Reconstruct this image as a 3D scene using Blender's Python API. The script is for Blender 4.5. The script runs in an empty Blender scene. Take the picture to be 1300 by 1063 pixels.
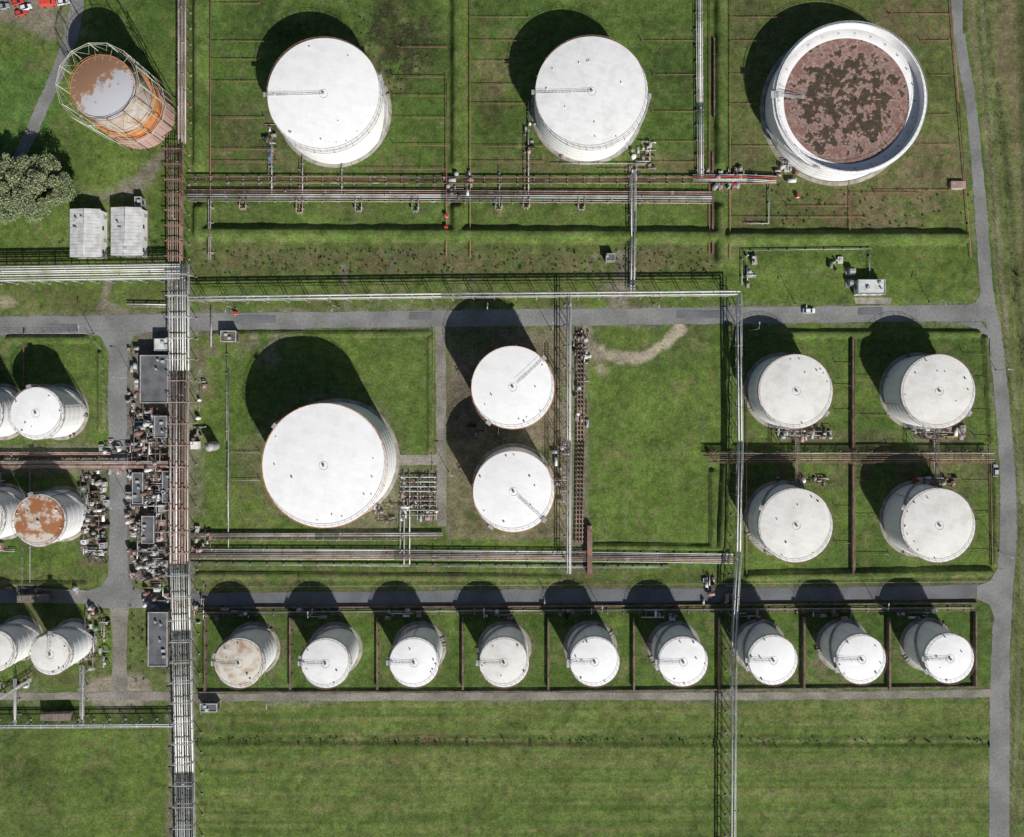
import bpy, math, random
import numpy as np
from mathutils import Vector
random.seed(7); rng=np.random.RandomState(3)
S=0.28; H=246.0; CX,CY=650.0,487.0
SC=bpy.context.scene
def P(px,py,z=0.0):
    f=S*(1-z/H); return Vector(((px-CX)*f,-(py-CY)*f,z))
# ---------------------------------------------------------------- materials
MATS={}
def mat(name,c1,c2=None,scale=0.5,rough=0.7,metal=0.0,c3=None,fine=6.0,fineamt=0.25,lo=0.4,hi=0.62,bump=0.0,stretch=None):
    if name in MATS: return MATS[name]
    m=bpy.data.materials.new(name); m.use_nodes=True; nt=m.node_tree; N=nt.nodes; L=nt.links
    b=N['Principled BSDF']; b.inputs['Roughness'].default_value=rough; b.inputs['Metallic'].default_value=metal
    b.inputs['Specular IOR Level'].default_value=0.25
    tc=N.new('ShaderNodeTexCoord'); src=tc.outputs['Object']
    if stretch:
        mp=N.new('ShaderNodeMapping'); mp.inputs['Scale'].default_value=stretch; L.new(src,mp.inputs[0]); src=mp.outputs[0]
    n1=N.new('ShaderNodeTexNoise'); n1.inputs['Scale'].default_value=scale; n1.inputs['Detail'].default_value=6; L.new(src,n1.inputs['Vector'])
    n2=N.new('ShaderNodeTexNoise'); n2.inputs['Scale'].default_value=fine; n2.inputs['Detail'].default_value=4; L.new(src,n2.inputs['Vector'])
    r=N.new('ShaderNodeValToRGB'); e=r.color_ramp.elements
    c2=c2 or tuple(x*0.75 for x in c1)
    e[0].position=lo; e[0].color=(*c1,1); e[1].position=hi; e[1].color=(*c2,1)
    if c3: x=e.new(min(.99,hi+.08)); x.color=(*c3,1)
    L.new(n1.outputs[0],r.inputs[0])
    mr=N.new('ShaderNodeMapRange'); mr.inputs[1].default_value=.3; mr.inputs[2].default_value=.7
    mr.inputs[3].default_value=1-fineamt; mr.inputs[4].default_value=1+fineamt; L.new(n2.outputs[0],mr.inputs[0])
    mx=N.new('ShaderNodeVectorMath'); mx.operation='SCALE'; L.new(r.outputs[0],mx.inputs[0]); L.new(mr.outputs[0],mx.inputs['Scale'])
    L.new(mx.outputs[0],b.inputs['Base Color'])
    if bump:
        bp=N.new('ShaderNodeBump'); bp.inputs['Distance'].default_value=bump; L.new(n2.outputs[0],bp.inputs['Height']); L.new(bp.outputs[0],b.inputs['Normal'])
    MATS[name]=m; return m
WHITE=mat('white_paint',(.84,.84,.82),(.7,.69,.65),.25,.5,fineamt=.05)
GREY=mat('galvanised',(.48,.49,.5),(.32,.32,.32),.4,.5,fineamt=.15)
PIPEW=mat('pipe_white',(.74,.74,.72),(.55,.54,.5),.15,.5,fineamt=.12,c3=(.36,.29,.25))
PIPEG=mat('pipe_grey',(.46,.46,.46),(.26,.24,.23),.15,.5,fineamt=.15)
RUST=mat('pipe_rust',(.27,.165,.135),(.15,.085,.065),.2,.8,fineamt=.25,c3=(.36,.28,.25))
PINK=mat('pipe_primer',(.45,.32,.29),(.30,.19,.16),.2,.8,fineamt=.2,c3=(.55,.5,.47))
RED=mat('fire_red',(.34,.14,.10),(.26,.16,.12),.2,.7)
DRED=mat('signal_red',(.5,.05,.03),(.4,.04,.03),.2,.6)
ORANGE=mat('orange_primer',(.60,.26,.09),(.42,.19,.09),.3,.7)
CONC=mat('concrete',(.34,.32,.28),(.22,.2,.17),.4,.9,fineamt=.2)
DCONC=mat('dark_concrete',(.17,.14,.11),(.09,.075,.06),.4,.9,fineamt=.3)
BROWNW=mat('weathered_wall',(.2,.14,.11),(.11,.08,.06),.4,.9,fineamt=.25)
DARK=mat('dark_gap',(.02,.02,.02)); GLASS=mat('window_glass',(.03,.04,.05),rough=.15)
TYRE=mat('tyre_rubber',(.02,.02,.02),rough=.9)
ASPH=mat('asphalt',(.235,.235,.23),(.17,.17,.165),.09,.9,fine=1.2,fineamt=.16,bump=.02,c3=(.2,.195,.185))
ASPHD=mat('asphalt_dark',(.16,.165,.175),(.12,.125,.13),.12,.9,fine=1.6,fineamt=.14,bump=.02)
GRAV=mat('gravel',(.27,.25,.215),(.17,.16,.13),.12,.95,fine=1.5,fineamt=.28,bump=.03)
FELT=mat('roof_felt',(.15,.155,.165),(.10,.10,.105),.3,.9,fineamt=.2)
FELTL=mat('roof_light',(.62,.62,.61),(.46,.46,.45),.4,.8,fineamt=.12)
BARK=mat('bark',(.12,.09,.06),(.07,.05,.035),1.5,.95)
YEL=mat('yellow_paint',(.6,.45,.06)); GREEN=mat('green_paint',(.1,.28,.2)); BLUE=mat('blue_paint',(.08,.2,.4))

def shellmat(name,c,c2):
    m=mat(name,c,c2,.3,.5,fineamt=.04,lo=.5,hi=.85,stretch=(1,1,.1)); return m
def roofmat(name,c,dirt,amt,seam=.82,rust=None,rl=.55,nsc=.22):
    if name in MATS: return MATS[name]
    m=bpy.data.materials.new(name); m.use_nodes=True; nt=m.node_tree; N=nt.nodes; L=nt.links
    b=N['Principled BSDF']; b.inputs['Roughness'].default_value=.55; b.inputs['Specular IOR Level'].default_value=.2
    tc=N.new('ShaderNodeTexCoord'); src=tc.outputs['Object']
    oi=N.new('ShaderNodeObjectInfo'); ad=N.new('ShaderNodeVectorMath'); ad.operation='ADD'; sc_=N.new('ShaderNodeVectorMath'); sc_.operation='SCALE'; sc_.inputs['Scale'].default_value=.37
    L.new(oi.outputs['Location'],sc_.inputs[0]); L.new(src,ad.inputs[0]); L.new(sc_.outputs[0],ad.inputs[1]); nsrc=ad.outputs[0]
    n1=N.new('ShaderNodeTexNoise'); n1.inputs['Scale'].default_value=nsc; n1.inputs['Detail'].default_value=8; n1.inputs['Roughness'].default_value=.65; L.new(nsrc,n1.inputs['Vector'])
    r=N.new('ShaderNodeValToRGB'); e=r.color_ramp.elements
    d=tuple(c[i]*(1-amt)+dirt[i]*amt for i in range(3))
    e[0].position=.45; e[0].color=(*c,1); e[1].position=.78; e[1].color=(*d,1)
    if rust:
        x=e.new(min(.98,rl)); x.color=(*rust,1); e[-1].color=(*rust,1)
    L.new(n1.outputs[0],r.inputs[0])
    br=N.new('ShaderNodeTexBrick'); br.inputs['Scale'].default_value=1; br.inputs['Brick Width'].default_value=6.5; br.inputs['Row Height'].default_value=2.1
    br.inputs['Mortar Size'].default_value=.06; br.inputs['Mortar Smooth'].default_value=.6
    br.inputs['Color1'].default_value=(1,1,1,1); br.inputs['Color2'].default_value=(.96,.96,.96,1); br.inputs['Mortar'].default_value=(seam,seam,seam,1)
    mp=N.new('ShaderNodeMapping'); mp.inputs['Rotation'].default_value=(0,0,.3); L.new(nsrc,mp.inputs[0]); L.new(mp.outputs[0],br.inputs['Vector'])
    n3=N.new('ShaderNodeTexNoise'); n3.inputs['Scale'].default_value=2.2; n3.inputs['Detail'].default_value=5; L.new(nsrc,n3.inputs['Vector'])
    mr=N.new('ShaderNodeMapRange'); mr.inputs[1].default_value=.3; mr.inputs[2].default_value=.7; mr.inputs[3].default_value=1.03; mr.inputs[4].default_value=.95; L.new(n3.outputs[0],mr.inputs[0])
    a=N.new('ShaderNodeVectorMath'); a.operation='MULTIPLY'; L.new(r.outputs[0],a.inputs[0]); L.new(br.outputs['Color'],a.inputs[1])
    s=N.new('ShaderNodeVectorMath'); s.operation='SCALE'; L.new(a.outputs[0],s.inputs[0]); L.new(mr.outputs[0],s.inputs['Scale'])
    L.new(s.outputs[0],b.inputs['Base Color']); MATS[name]=m; return m
# ---------------------------------------------------------------- mesh builder
class MB:
    def __init__(s): s.v=[]; s.f=[]; s.m=[]; s.sm=[]; s.ml=[]
    def mi(s,m):
        if m not in s.ml: s.ml.append(m)
        return s.ml.index(m)
    def face(s,idx,m,sm=False): s.f.append(idx); s.m.append(s.mi(m)); s.sm.append(sm)
    def box(s,c,d,m,a=0.0):
        c=Vector(c); ca,sa=math.cos(a),math.sin(a); o=len(s.v)
        for z in (-.5,.5):
            for x,y in ((-.5,-.5),(.5,-.5),(.5,.5),(-.5,.5)):
                X,Y=x*d[0],y*d[1]; s.v.append((c.x+X*ca-Y*sa,c.y+X*sa+Y*ca,c.z+z*d[2]))
        for q in ((0,3,2,1),(4,5,6,7),(0,1,5,4),(1,2,6,5),(2,3,7,6),(3,0,4,7)): s.face([o+i for i in q],m)
    def beam(s,p0,p1,w,h,m):
        s.cyl(p0,p1,w/1.414,m,4,flat=True,hs=h/w)
    def cyl(s,p0,p1,r,m,n=6,r1=None,flat=False,hs=1.0,caps=True):
        p0=Vector(p0);p1=Vector(p1); d=p1-p0
        if d.length<1e-5: return
        d.normalize(); up=Vector((0,0,1)) if abs(d.z)<.9 else Vector((1,0,0))
        a=d.cross(up).normalized(); b=a.cross(d); r1=r if r1 is None else r1; o=len(s.v)
        off=math.pi/4 if n==4 else 0
        for p,rr in ((p0,r),(p1,r1)):
            for i in range(n):
                t=2*math.pi*i/n+off; q=p+a*(rr*math.cos(t))+b*(rr*math.sin(t)*hs); s.v.append(tuple(q))
        for i in range(n):
            j=(i+1)%n; s.face([o+i,o+n+i,o+n+j,o+j],m,not flat)
        if caps: s.face([o+i for i in range(n)],m); s.face([o+n+i for i in reversed(range(n))],m)
    def lathe(s,prof,m,n=96,c=(0,0,0),smooth=True,seg_mats=None):
        o=len(s.v)
        for r,z in prof:
            for i in range(n):
                t=2*math.pi*i/n; s.v.append((c[0]+r*math.cos(t),c[1]+r*math.sin(t),c[2]+z))
        for k in range(len(prof)-1):
            mm=seg_mats[k] if seg_mats else m
            for i in range(n):
                j=(i+1)%n; s.face([o+k*n+i,o+k*n+j,o+(k+1)*n+j,o+(k+1)*n+i],mm,smooth)
    def ringpipe(s,R,z,r,m,n=72,c=(0,0),a0=0,a1=2*math.pi,z1=None):
        z1=z if z1 is None else z1
        for i in range(n):
            t0=a0+(a1-a0)*i/n; t1=a0+(a1-a0)*(i+1)/n
            s.cyl((c[0]+R*math.cos(t0),c[1]+R*math.sin(t0),z+(z1-z)*i/n),(c[0]+R*math.cos(t1),c[1]+R*math.sin(t1),z+(z1-z)*(i+1)/n),r,m,4,caps=False,flat=True)
    def obj(s,name,parent=None,loc=(0,0,0)):
        me=bpy.data.meshes.new(name); me.from_pydata(s.v,[],s.f)
        for m in s.ml: me.materials.append(m)
        me.polygons.foreach_set('material_index',s.m); me.polygons.foreach_set('use_smooth',s.sm); me.update()
        o=bpy.data.objects.new(name,me); SC.collection.objects.link(o); o.location=loc
        if parent: o.parent=parent
        return o
def empty(name,loc):
    e=bpy.data.objects.new(name,None); SC.collection.objects.link(e); e.location=loc; e.empty_display_size=1; return e
# ---------------------------------------------------------------- terrain
xs=np.concatenate([[-20000,-6000,-2000,-700,-300],np.arange(-120,1421,2.0),[1600,2000,3300,7500,21000]])
ys=np.concatenate([[-20000,-6000,-2000,-700,-300],np.arange(-120,1221,2.0),[1400,1900,3300,7500,21000]])
PX,PY=np.meshgrid(xs,ys)
def vn(sc,seed,sy=None):
    r=np.random.RandomState(seed).rand(256,256); x=PX/sc; y=PY/(sy or sc)
    xi=np.floor(x).astype(int); yi=np.floor(y).astype(int); fx=x-xi; fy=y-yi
    fx=fx*fx*(3-2*fx); fy=fy*fy*(3-2*fy); g=lambda a,b:r[b%256,a%256]
    return (g(xi,yi)*(1-fx)+g(xi+1,yi)*fx)*(1-fy)+(g(xi,yi+1)*(1-fx)+g(xi+1,yi+1)*fx)*fy
W1=vn(14,1)-.5; W2=vn(5,2)-.5; W3=vn(45,3)-.5; W4=vn(110,4)-.5
wob=W1*1.0+W2*.6
COL=np.zeros(PX.shape+(4,)); 
G1=np.array([.104,.158,.034]); G2=np.array([.066,.116,.026]); GD=np.array([.036,.056,.016])
BR=np.array([.130,.108,.058]); DI=np.array([.36,.32,.235]); DGR=np.array([.18,.165,.125])
t=np.clip(.5+W3*1.1+W4*1.1,0,1)[...,None]
COL[...,:3]=G1*(1-t)+G2*t; COL[...,3]=1
def blend(a,c,g=1.0):
    a=np.clip(a,0,1)[...,None]; COL[...,:3]=COL[...,:3]*(1-a)+np.array(c)*a; COL[...,3:]=COL[...,3:]*(1-a)+g*a
def rectd(x0,y0,x1,y1):
    dx=np.maximum(x0-PX,PX-x1); dy=np.maximum(y0-PY,PY-y1); return np.maximum(dx,dy)
def rect(x0,y0,x1,y1,c,a=1,fe=3,w=4,g=1.0,mot=0):
    d=rectd(x0,y0,x1,y1)+wob*w; al=np.clip(.5-d/fe,0,1)*a
    if mot: al=al*np.clip(.5+(W1+W2+W3)*mot,0,1)
    blend(al,c,g)
def segd(pts):
    D=np.full(PX.shape,1e9)
    for (x0,y0),(x1,y1) in zip(pts[:-1],pts[1:]):
        vx,vy=x1-x0,y1-y0; l=vx*vx+vy*vy+1e-9; tt=np.clip(((PX-x0)*vx+(PY-y0)*vy)/l,0,1)
        D=np.minimum(D,np.hypot(PX-x0-tt*vx,PY-y0-tt*vy))
    return D
def seg(pts,w,c,a=1,fe=3,wb=4,g=1.0,mot=0):
    d=segd(pts)-w/2+wob*wb; al=np.clip(.5-d/fe,0,1)*a
    if mot: al=al*np.clip(.5+(W1+W2+W3)*mot,0,1)
    blend(al,c,g)
def ell(cx,cy,rx,ry,c,a=1,fe=4,wb=6,g=1.0,mot=0):
    d=(np.hypot((PX-cx)/rx,(PY-cy)/ry)-1)*min(rx,ry)+wob*wb; al=np.clip(.5-d/fe,0,1)*a
    if mot: al=al*np.clip(.5+(W1+W2+W3)*mot,0,1)
    blend(al,c,g)
# yards
rect(264,0,566,290,G2,.7,8); rect(597,0,900,290,G2,.6,8); rect(926,0,1222,290,[.10,.118,.04],.8,10)
rect(270,262,562,288,G1,.6,8,8); rect(604,262,800,288,G1,.7,8,8); rect(810,240,895,288,G1,.7,8,8); rect(930,332,1240,386,G1,.8,8)
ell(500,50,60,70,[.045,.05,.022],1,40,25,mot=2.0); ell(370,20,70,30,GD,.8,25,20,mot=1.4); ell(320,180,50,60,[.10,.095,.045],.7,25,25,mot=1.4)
ell(620,90,35,70,BR,.8,20,15,mot=1.4); ell(850,80,50,70,GD,.6,20,15,mot=1.5); ell(620,160,30,40,GD,.5,20,15,mot=1.5)
for y in (210,262): rect(264,y,900,y+10,[.11,.12,.05],.7,6,8,mot=1.5)
rect(264,190,566,222,BR,.55,14,14,mot=1.8); rect(600,190,900,222,BR,.55,14,14,mot=1.8)
rect(930,215,1228,292,[.14,.118,.06],.95,14,12,mot=1.7); rect(1090,170,1222,290,[.15,.135,.07],.9,14,12,mot=1.6)
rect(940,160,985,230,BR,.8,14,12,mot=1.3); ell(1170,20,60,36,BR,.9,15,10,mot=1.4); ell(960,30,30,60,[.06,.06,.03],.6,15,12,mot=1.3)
rect(240,310,905,352,[.105,.115,.045],.6,8,8); rect(250,318,900,348,BR,.75,10,14,mot=2); rect(250,352,900,398,[.118,.145,.045],.8,12,10,mot=1.3)
seg([(250,322),(900,322)],3,DGR,.5,4,6,mot=1.6)
seg([(500,330),(480,385)],3,DGR,.7,3); seg([(745,330),(770,385)],3,DGR,.8,3); seg([(755,325),(790,390)],3,DGR,.8,3); seg([(600,352),(590,395)],3,DGR,.5,3)
seg([(437,340),(440,398)],8,DGR,.8,5); seg([(792,325),(790,392)],16,DGR,.9,8,8,.4)
rect(770,360,802,392,DGR,.7,8,8,.4)
rect(240,395,262,700,DGR,.7,10,10,.5,mot=1.5)
rect(244,418,330,470,BR,.7,14,14,mot=1.5); ell(330,440,42,35,DGR,.75,14,14,mot=1.3); ell(260,450,25,60,DGR,.6,14,14,mot=1.3)
ell(420,590,104,98,[.16,.15,.09],.85,14,14,.6,mot=1.6); rect(290,560,345,672,[.14,.14,.065],.6,20,14,mot=1.3)
rect(566,414,718,686,[.165,.145,.095],.97,8,10,.5); rect(570,560,716,684,[.12,.13,.055],.6,20,20,mot=1.5); rect(570,470,600,560,[.10,.095,.07],.6,10,10)
ell(600,430,30,20,[.1,.13,.04],.7,10,10); rect(480,590,570,672,[.14,.14,.08],.8,10,12,.6)
rect(494,418,550,574,[.095,.148,.034],.7,6); rect(752,470,916,698,[.100,.160,.032],.85,5,5)
rect(746,414,900,462,[.095,.125,.04],.7,10,12)
for x in range(758,915,11): rect(x,470,x+5,695,[.118,.175,.045],.35,3,3)
seg([(744,418),(750,438),(770,452),(800,456),(830,448),(850,432),(862,418)],14,DI,.95,5,6,.15); seg([(746,425),(752,445),(765,470)],14,DI,.6,8,8); ell(745,440,14,20,DGR,.8,6,6)
ell(800,428,32,14,G1,.9,5,5)
rect(716,414,748,728,DGR,.65,6,6,.4)
for x,y in ((1006,496),(1180,497),(1004,658),(1178,660)): ell(x,y,64,58,[.115,.125,.05],.7,12,12,mot=1.3)
rect(945,545,1260,625,[.11,.105,.055],.75,10,10,mot=1.4); rect(990,540,1040,560,DGR,.7,6); rect(1160,540,1215,560,DGR,.7,6)
rect(250,722,1262,746,[.105,.13,.045],.6,8,8,mot=1.3); rect(250,722,900,746,BR,.5,6,10,mot=2)
rect(252,776,1240,876,[.062,.108,.024],.7,5,3)
for x in (325,428,533,644,748,852,958,1062,1166): ell(x,826,40,42,[.135,.125,.075],.8,8,8,mot=1.3)
rect(244,896,1256,1300,[.108,.158,.038],.85,4,4)
ST=vn(260,21,4)+.4*vn(90,22,2.5)
blend(np.clip((ST-.75)*2.4,0,1)*(PY>894)*(PX>244)*(PX<1256)*.8,[.16,.18,.065]); blend(np.clip((.62-ST)*3,0,1)*(PY>894)*(PX>244)*(PX<1256)*.6,[.062,.105,.024])
rect(244,934,1256,942,GD,.65,4,5); rect(420,930,600,946,BR,.8,6,8,mot=1.6); rect(244,962,1256,975,[.15,.165,.06],.5,6,6); rect(244,893,1256,899,[.15,.17,.06],.5,3,3)
seg([(360,944),(800,947)],5,[.17,.14,.075],.6,4,6,mot=1.6)
# left blocks
rect(-120,-60,72,48,[.28,.245,.18],.9,10,10,.2); ell(50,30,50,28,DGR,.7,14,14,.3); ell(10,60,50,30,G1,.8,10,8)
ell(15,130,60,60,[.085,.165,.036],.8,14,10); ell(165,60,30,50,G2,.6,12,10)
seg([(165,240),(212,192)],16,DGR,.9,8,8,.3); seg([(130,250),(190,230)],14,DGR,.6,8,8,.4)
rect(80,235,190,330,DGR,.5,12,12,.5,mot=1.3)
rect(-100,318,212,335,BR,.5,8,8,mot=1.3); rect(-100,358,212,400,[.10,.142,.036],.7,6,6); rect(-100,366,212,398,BR,.4,8,8,mot=1.8)
ell(5,385,14,8,DI,.6,5,5); 
seg([(137,358),(130,385),(135,402)],10,DGR,1,4,4,.3); seg([(133,385),(115,402)],8,DGR,.9,4,4,.3); seg([(134,385),(165,402)],8,DGR,.9,4,4,.3)
rect(160,408,216,740,[.17,.155,.125],.95,4,4,.2); rect(160,520,216,740,[.1,.09,.075],.55,10,12,.2,mot=1.4)
rect(165,860,216,880,G1,1,4); rect(163,775,216,880,[.11,.13,.05],.8,5,5)
rect(160,425,176,445,G1,.8,4); rect(165,640,172,700,G2,.7,5)
rect(100,600,140,720,[.12,.11,.07],.8,8,8,.4); rect(-50,565,140,605,DGR,.7,8,8,.4); rect(0,720,120,748,[.12,.13,.05],.5,8)
for x,y in ((75,523),(106,652)): ell(x,y,46,44,[.13,.12,.07],.6,8,8,mot=1.4)
rect(-60,776,136,872,[.11,.11,.05],.7,8,8,mot=1.2); 
ell(150,880,45,25,[.26,.235,.18],.95,8,8,.2); rect(0,868,60,900,[.22,.2,.15],.6,12,10,.3,mot=1)
rect(-100,896,216,926,GD,.6,5,5); rect(150,898,218,922,GD,.5,6); rect(60,925,220,1300,[.105,.155,.036],.7,8)
rect(0,925,70,1300,[.085,.12,.034],.6,8); ell(20,960,40,30,GD,.6,20,20,mot=1.4); rect(212,700,248,1300,DGR,.8,5,5,.4); rect(210,335,244,710,DGR,.85,5,5,.3)
# right dike
def rx(y): return np.interp(y,[-100,30,130,230,390,500,640,740,974],[1213,1218,1232,1243,1256,1272,1280,1277,1268])
RX=rx(PY)
blend(np.clip((PX-RX-9)/4,0,1),[.135,.155,.06]); 
blend(np.clip((PX-RX-14+wob*4)/4,0,1)*np.clip((RX+34-PX)/6,0,1)*.6,[.098,.135,.036])
blend(np.clip(1-np.abs(PX-(RX+18))/3,0,1)*(PY<420),[.18,.165,.095])
blend(np.clip((PX-RX-48+wob*3)/4,0,1)*np.clip((460-PY)/100,0,1)*.8,[.165,.15,.085])
blend(np.clip((PX-1262)/6,0,1)*np.clip((PX-RX-24)/6,0,1)*np.clip((140-PY)/60,0,1),[.155,.14,.075])
blend(np.clip(1-np.abs(PX-np.maximum(RX+34,0)+wob*6)/5,0,1)*.6,GD)
SV=vn(4,23,200); blend(np.clip((SV-.6)*3,0,1)*(PX>RX+12)*.5,[.18,.17,.085])
# verge wear
R1P=[(-200,414),(60,413),(250,410),(450,406),(700,403),(1000,400),(1180,398),(1250,398)]
seg(R1P,32,DGR,.8,6,8,.5,mot=1.5); seg([(250,886),(1255,880)],20,DGR,.8,6,8,.5,mot=1.5); seg([(250,762),(740,757),(1260,752)],28,BR,.6,6,8,.5)
blend(np.clip(1-np.abs(np.abs(PX-RX)-12)/4,0,1)*.5*np.clip(.5+W1*3,0,1),DGR)
# faint wheel tracks across the turf
for tr in ([(300,735),(520,728),(700,738)],[(620,352),(560,385),(470,395)],[(940,340),(1060,350),(1085,384)],[(1130,382),(1180,360),(1238,350)],[(760,500),(800,560),(790,690)],[(880,480),(900,600)],[(620,270),(780,276),(890,262)],[(275,275),(420,280),(560,272)]):
    for o in (-3,4): seg([(x+o*.5,y+o) for x,y in tr],2,[.15,.15,.085],.55,2.5,2,mot=1.2)
gm=COL[...,3]>.7
for sc,se,th,c,a in ((9,11,1.10,GD,.6),(22,13,1.05,[.15,.155,.066],.65),(16,15,1.1,[.052,.10,.022],.6),(6,17,1.13,[.155,.14,.085],.6),(34,19,1.12,[.12,.185,.04],.55),(4,25,1.18,GD,.5)):
    spk=np.clip((vn(sc,se)+vn(sc*.4,se+1)*.6-th)*3,0,1)*a; blend(spk*gm,c)
Z=np.zeros(PX.shape)
def bund(pts,w,h,gap=True):
    global Z
    d=segd(pts); zz=np.clip((w/2-d)/(w/2-2.5),0,1); zz=zz*zz*(3-2*zz)*h*(1+W1*.3)
    if gap: zz=zz*np.clip((np.abs(PY-237)-20)/8,0,1)
    Z=np.maximum(Z,zz); blend(np.clip((w/2-d)/3,0,1)*.45,[.075,.12,.028]); blend(np.clip(1-np.abs(d-w/2)/2.5,0,1)*.35*np.clip(.5+W1*2,0,1),BR)
    blend(np.clip(1-d/2.2,0,1)*.5*np.clip(.5+W1*3,0,1),[.15,.145,.08])
bund([(254,-100),(254,296),(905,300)],22,2.3); bund([(581,-100),(581,300)],22,2.2); bund([(914,-100),(914,330)],17,1.8)
bund([(926,302),(1222,302)],20,2.2); bund([(1226,-100),(1226,40)],6,.4)
bund([(253,730),(712,734)],10,.8); bund([(925,416),(923,560),(916,694)],15,1.8); bund([(752,694),(916,696)],9,1.0)
bund([(957,424),(1240,424)],11,1.2); bund([(950,732),(1255,726)],12,1.5); bund([(1250,430),(1258,560)],8,1); bund([(1262,600),(1262,715)],8,1)
bund([(905,600),(905,690)],10,1.2); bund([(12,431),(108,431)],10,1.1); bund([(128,450),(128,545)],9,1.0); bund([(0,742),(108,742)],7,.7)
bund([(274,425),(545,423)],8,.7); bund([(546,430),(546,570)],8,.8)
bund([(1310,-100),(1322,300),(1340,974)],50,2.5,False)
d=segd([(244,941),(1256,944)]); Z=Z-np.clip(1-d/6,0,1)*.7
d=np.abs(PX-(RX+36)); Z=Z-np.clip(1-d/6,0,1)*.9*(PY>100)*(PY<1200)*(PX>1200)
V=np.stack([(PX-CX)*S,-(PY-CY)*S,Z],-1).reshape(-1,3); ny,nx=PX.shape
i=np.arange(ny*nx).reshape(ny,nx); F=np.stack([i[1:,:-1],i[1:,1:],i[:-1,1:],i[:-1,:-1]],-1).reshape(-1,4)
me=bpy.data.meshes.new('ground'); me.vertices.add(len(V)); me.vertices.foreach_set('co',V.ravel())
me.loops.add(F.size); me.loops.foreach_set('vertex_index',F.ravel().astype(np.int32)); me.polygons.add(len(F))
me.polygons.foreach_set('loop_start',np.arange(0,F.size,4,dtype=np.int32)); me.polygons.foreach_set('loop_total',np.full(len(F),4,dtype=np.int32))
me.update(); me.validate(); me.polygons.foreach_set('use_smooth',np.ones(len(F),dtype=bool))
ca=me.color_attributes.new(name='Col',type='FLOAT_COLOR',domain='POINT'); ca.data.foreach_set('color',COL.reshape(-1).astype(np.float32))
g=bpy.data.objects.new('ground',me); SC.collection.objects.link(g)
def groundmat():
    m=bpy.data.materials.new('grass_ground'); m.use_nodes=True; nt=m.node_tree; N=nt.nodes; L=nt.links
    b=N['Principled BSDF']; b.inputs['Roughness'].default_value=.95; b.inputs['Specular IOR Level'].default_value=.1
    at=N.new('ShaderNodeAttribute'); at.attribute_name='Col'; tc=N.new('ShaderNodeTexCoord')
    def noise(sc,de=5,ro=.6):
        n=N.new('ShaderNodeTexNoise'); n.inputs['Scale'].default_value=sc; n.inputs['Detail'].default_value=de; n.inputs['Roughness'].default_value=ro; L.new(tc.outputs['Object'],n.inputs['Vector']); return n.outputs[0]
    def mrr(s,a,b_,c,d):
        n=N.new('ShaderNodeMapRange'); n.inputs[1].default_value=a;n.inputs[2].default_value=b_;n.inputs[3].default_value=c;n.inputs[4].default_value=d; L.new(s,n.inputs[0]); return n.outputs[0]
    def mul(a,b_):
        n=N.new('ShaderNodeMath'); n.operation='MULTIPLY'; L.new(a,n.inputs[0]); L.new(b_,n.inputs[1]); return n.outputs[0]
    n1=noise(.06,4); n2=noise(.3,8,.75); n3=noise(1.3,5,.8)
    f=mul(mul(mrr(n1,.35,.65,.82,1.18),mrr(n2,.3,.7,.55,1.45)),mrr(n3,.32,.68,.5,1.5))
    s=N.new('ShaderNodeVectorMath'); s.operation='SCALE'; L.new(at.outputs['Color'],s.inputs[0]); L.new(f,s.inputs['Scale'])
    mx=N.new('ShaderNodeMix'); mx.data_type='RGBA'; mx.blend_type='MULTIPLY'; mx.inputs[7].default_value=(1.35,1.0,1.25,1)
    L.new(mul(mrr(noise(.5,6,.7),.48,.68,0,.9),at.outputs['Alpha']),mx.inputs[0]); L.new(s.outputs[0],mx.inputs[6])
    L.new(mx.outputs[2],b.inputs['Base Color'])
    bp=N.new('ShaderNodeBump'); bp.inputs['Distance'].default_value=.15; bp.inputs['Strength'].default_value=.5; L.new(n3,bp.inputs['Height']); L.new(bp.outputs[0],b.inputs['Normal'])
    return m
me.materials.append(groundmat())
# ---------------------------------------------------------------- roads
RZ=[.03]
def smooth(pts,k=8):
    out=[]; n=len(pts)
    for i in range(n-1):
        p0=pts[max(i-1,0)];p1=pts[i];p2=pts[i+1];p3=pts[min(i+2,n-1)]
        for j in range(k):
            t=j/k; out.append(tuple(.5*((2*p1[q])+(-p0[q]+p2[q])*t+(2*p0[q]-5*p1[q]+4*p2[q]-p3[q])*t*t+(-p0[q]+3*p1[q]-3*p2[q]+p3[q])*t**3) for q in range(len(p1))))
    out.append(tuple(pts[-1])); return out
def road(name,pts,m,sm=True,edge=None):
    pts=[p if len(p)==3 else (*p,pts[0][2]) for p in pts]
    if sm: pts=smooth(pts,22)
    z=RZ[0]; RZ[0]+=.004; b=MB(); n=len(pts); L_=[];R_=[]
    for i,(x,y,w) in enumerate(pts):
        a=pts[max(i-1,0)]; c=pts[min(i+1,n-1)]; dx,dy=c[0]-a[0],c[1]-a[1]; l=math.hypot(dx,dy) or 1; nx_,ny_=-dy/l,dx/l
        for q,sg in ((L_,1),(R_,-1)):
            ww=w/2+random.uniform(-.8,.6); p=P(x+nx_*ww*sg,y+ny_*ww*sg); q.append(len(b.v)); b.v.append((p.x,p.y,z))
    for i in range(n-1): b.face([L_[i],R_[i],R_[i+1],L_[i+1]],m)
    for i in range(len(b.f)):
        f=b.f[i]; 
        v=[Vector(b.v[k]) for k in f]
        if (v[1]-v[0]).cross(v[2]-v[0]).z<0: b.f[i]=f[::-1]
    return b.obj(name)
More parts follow.
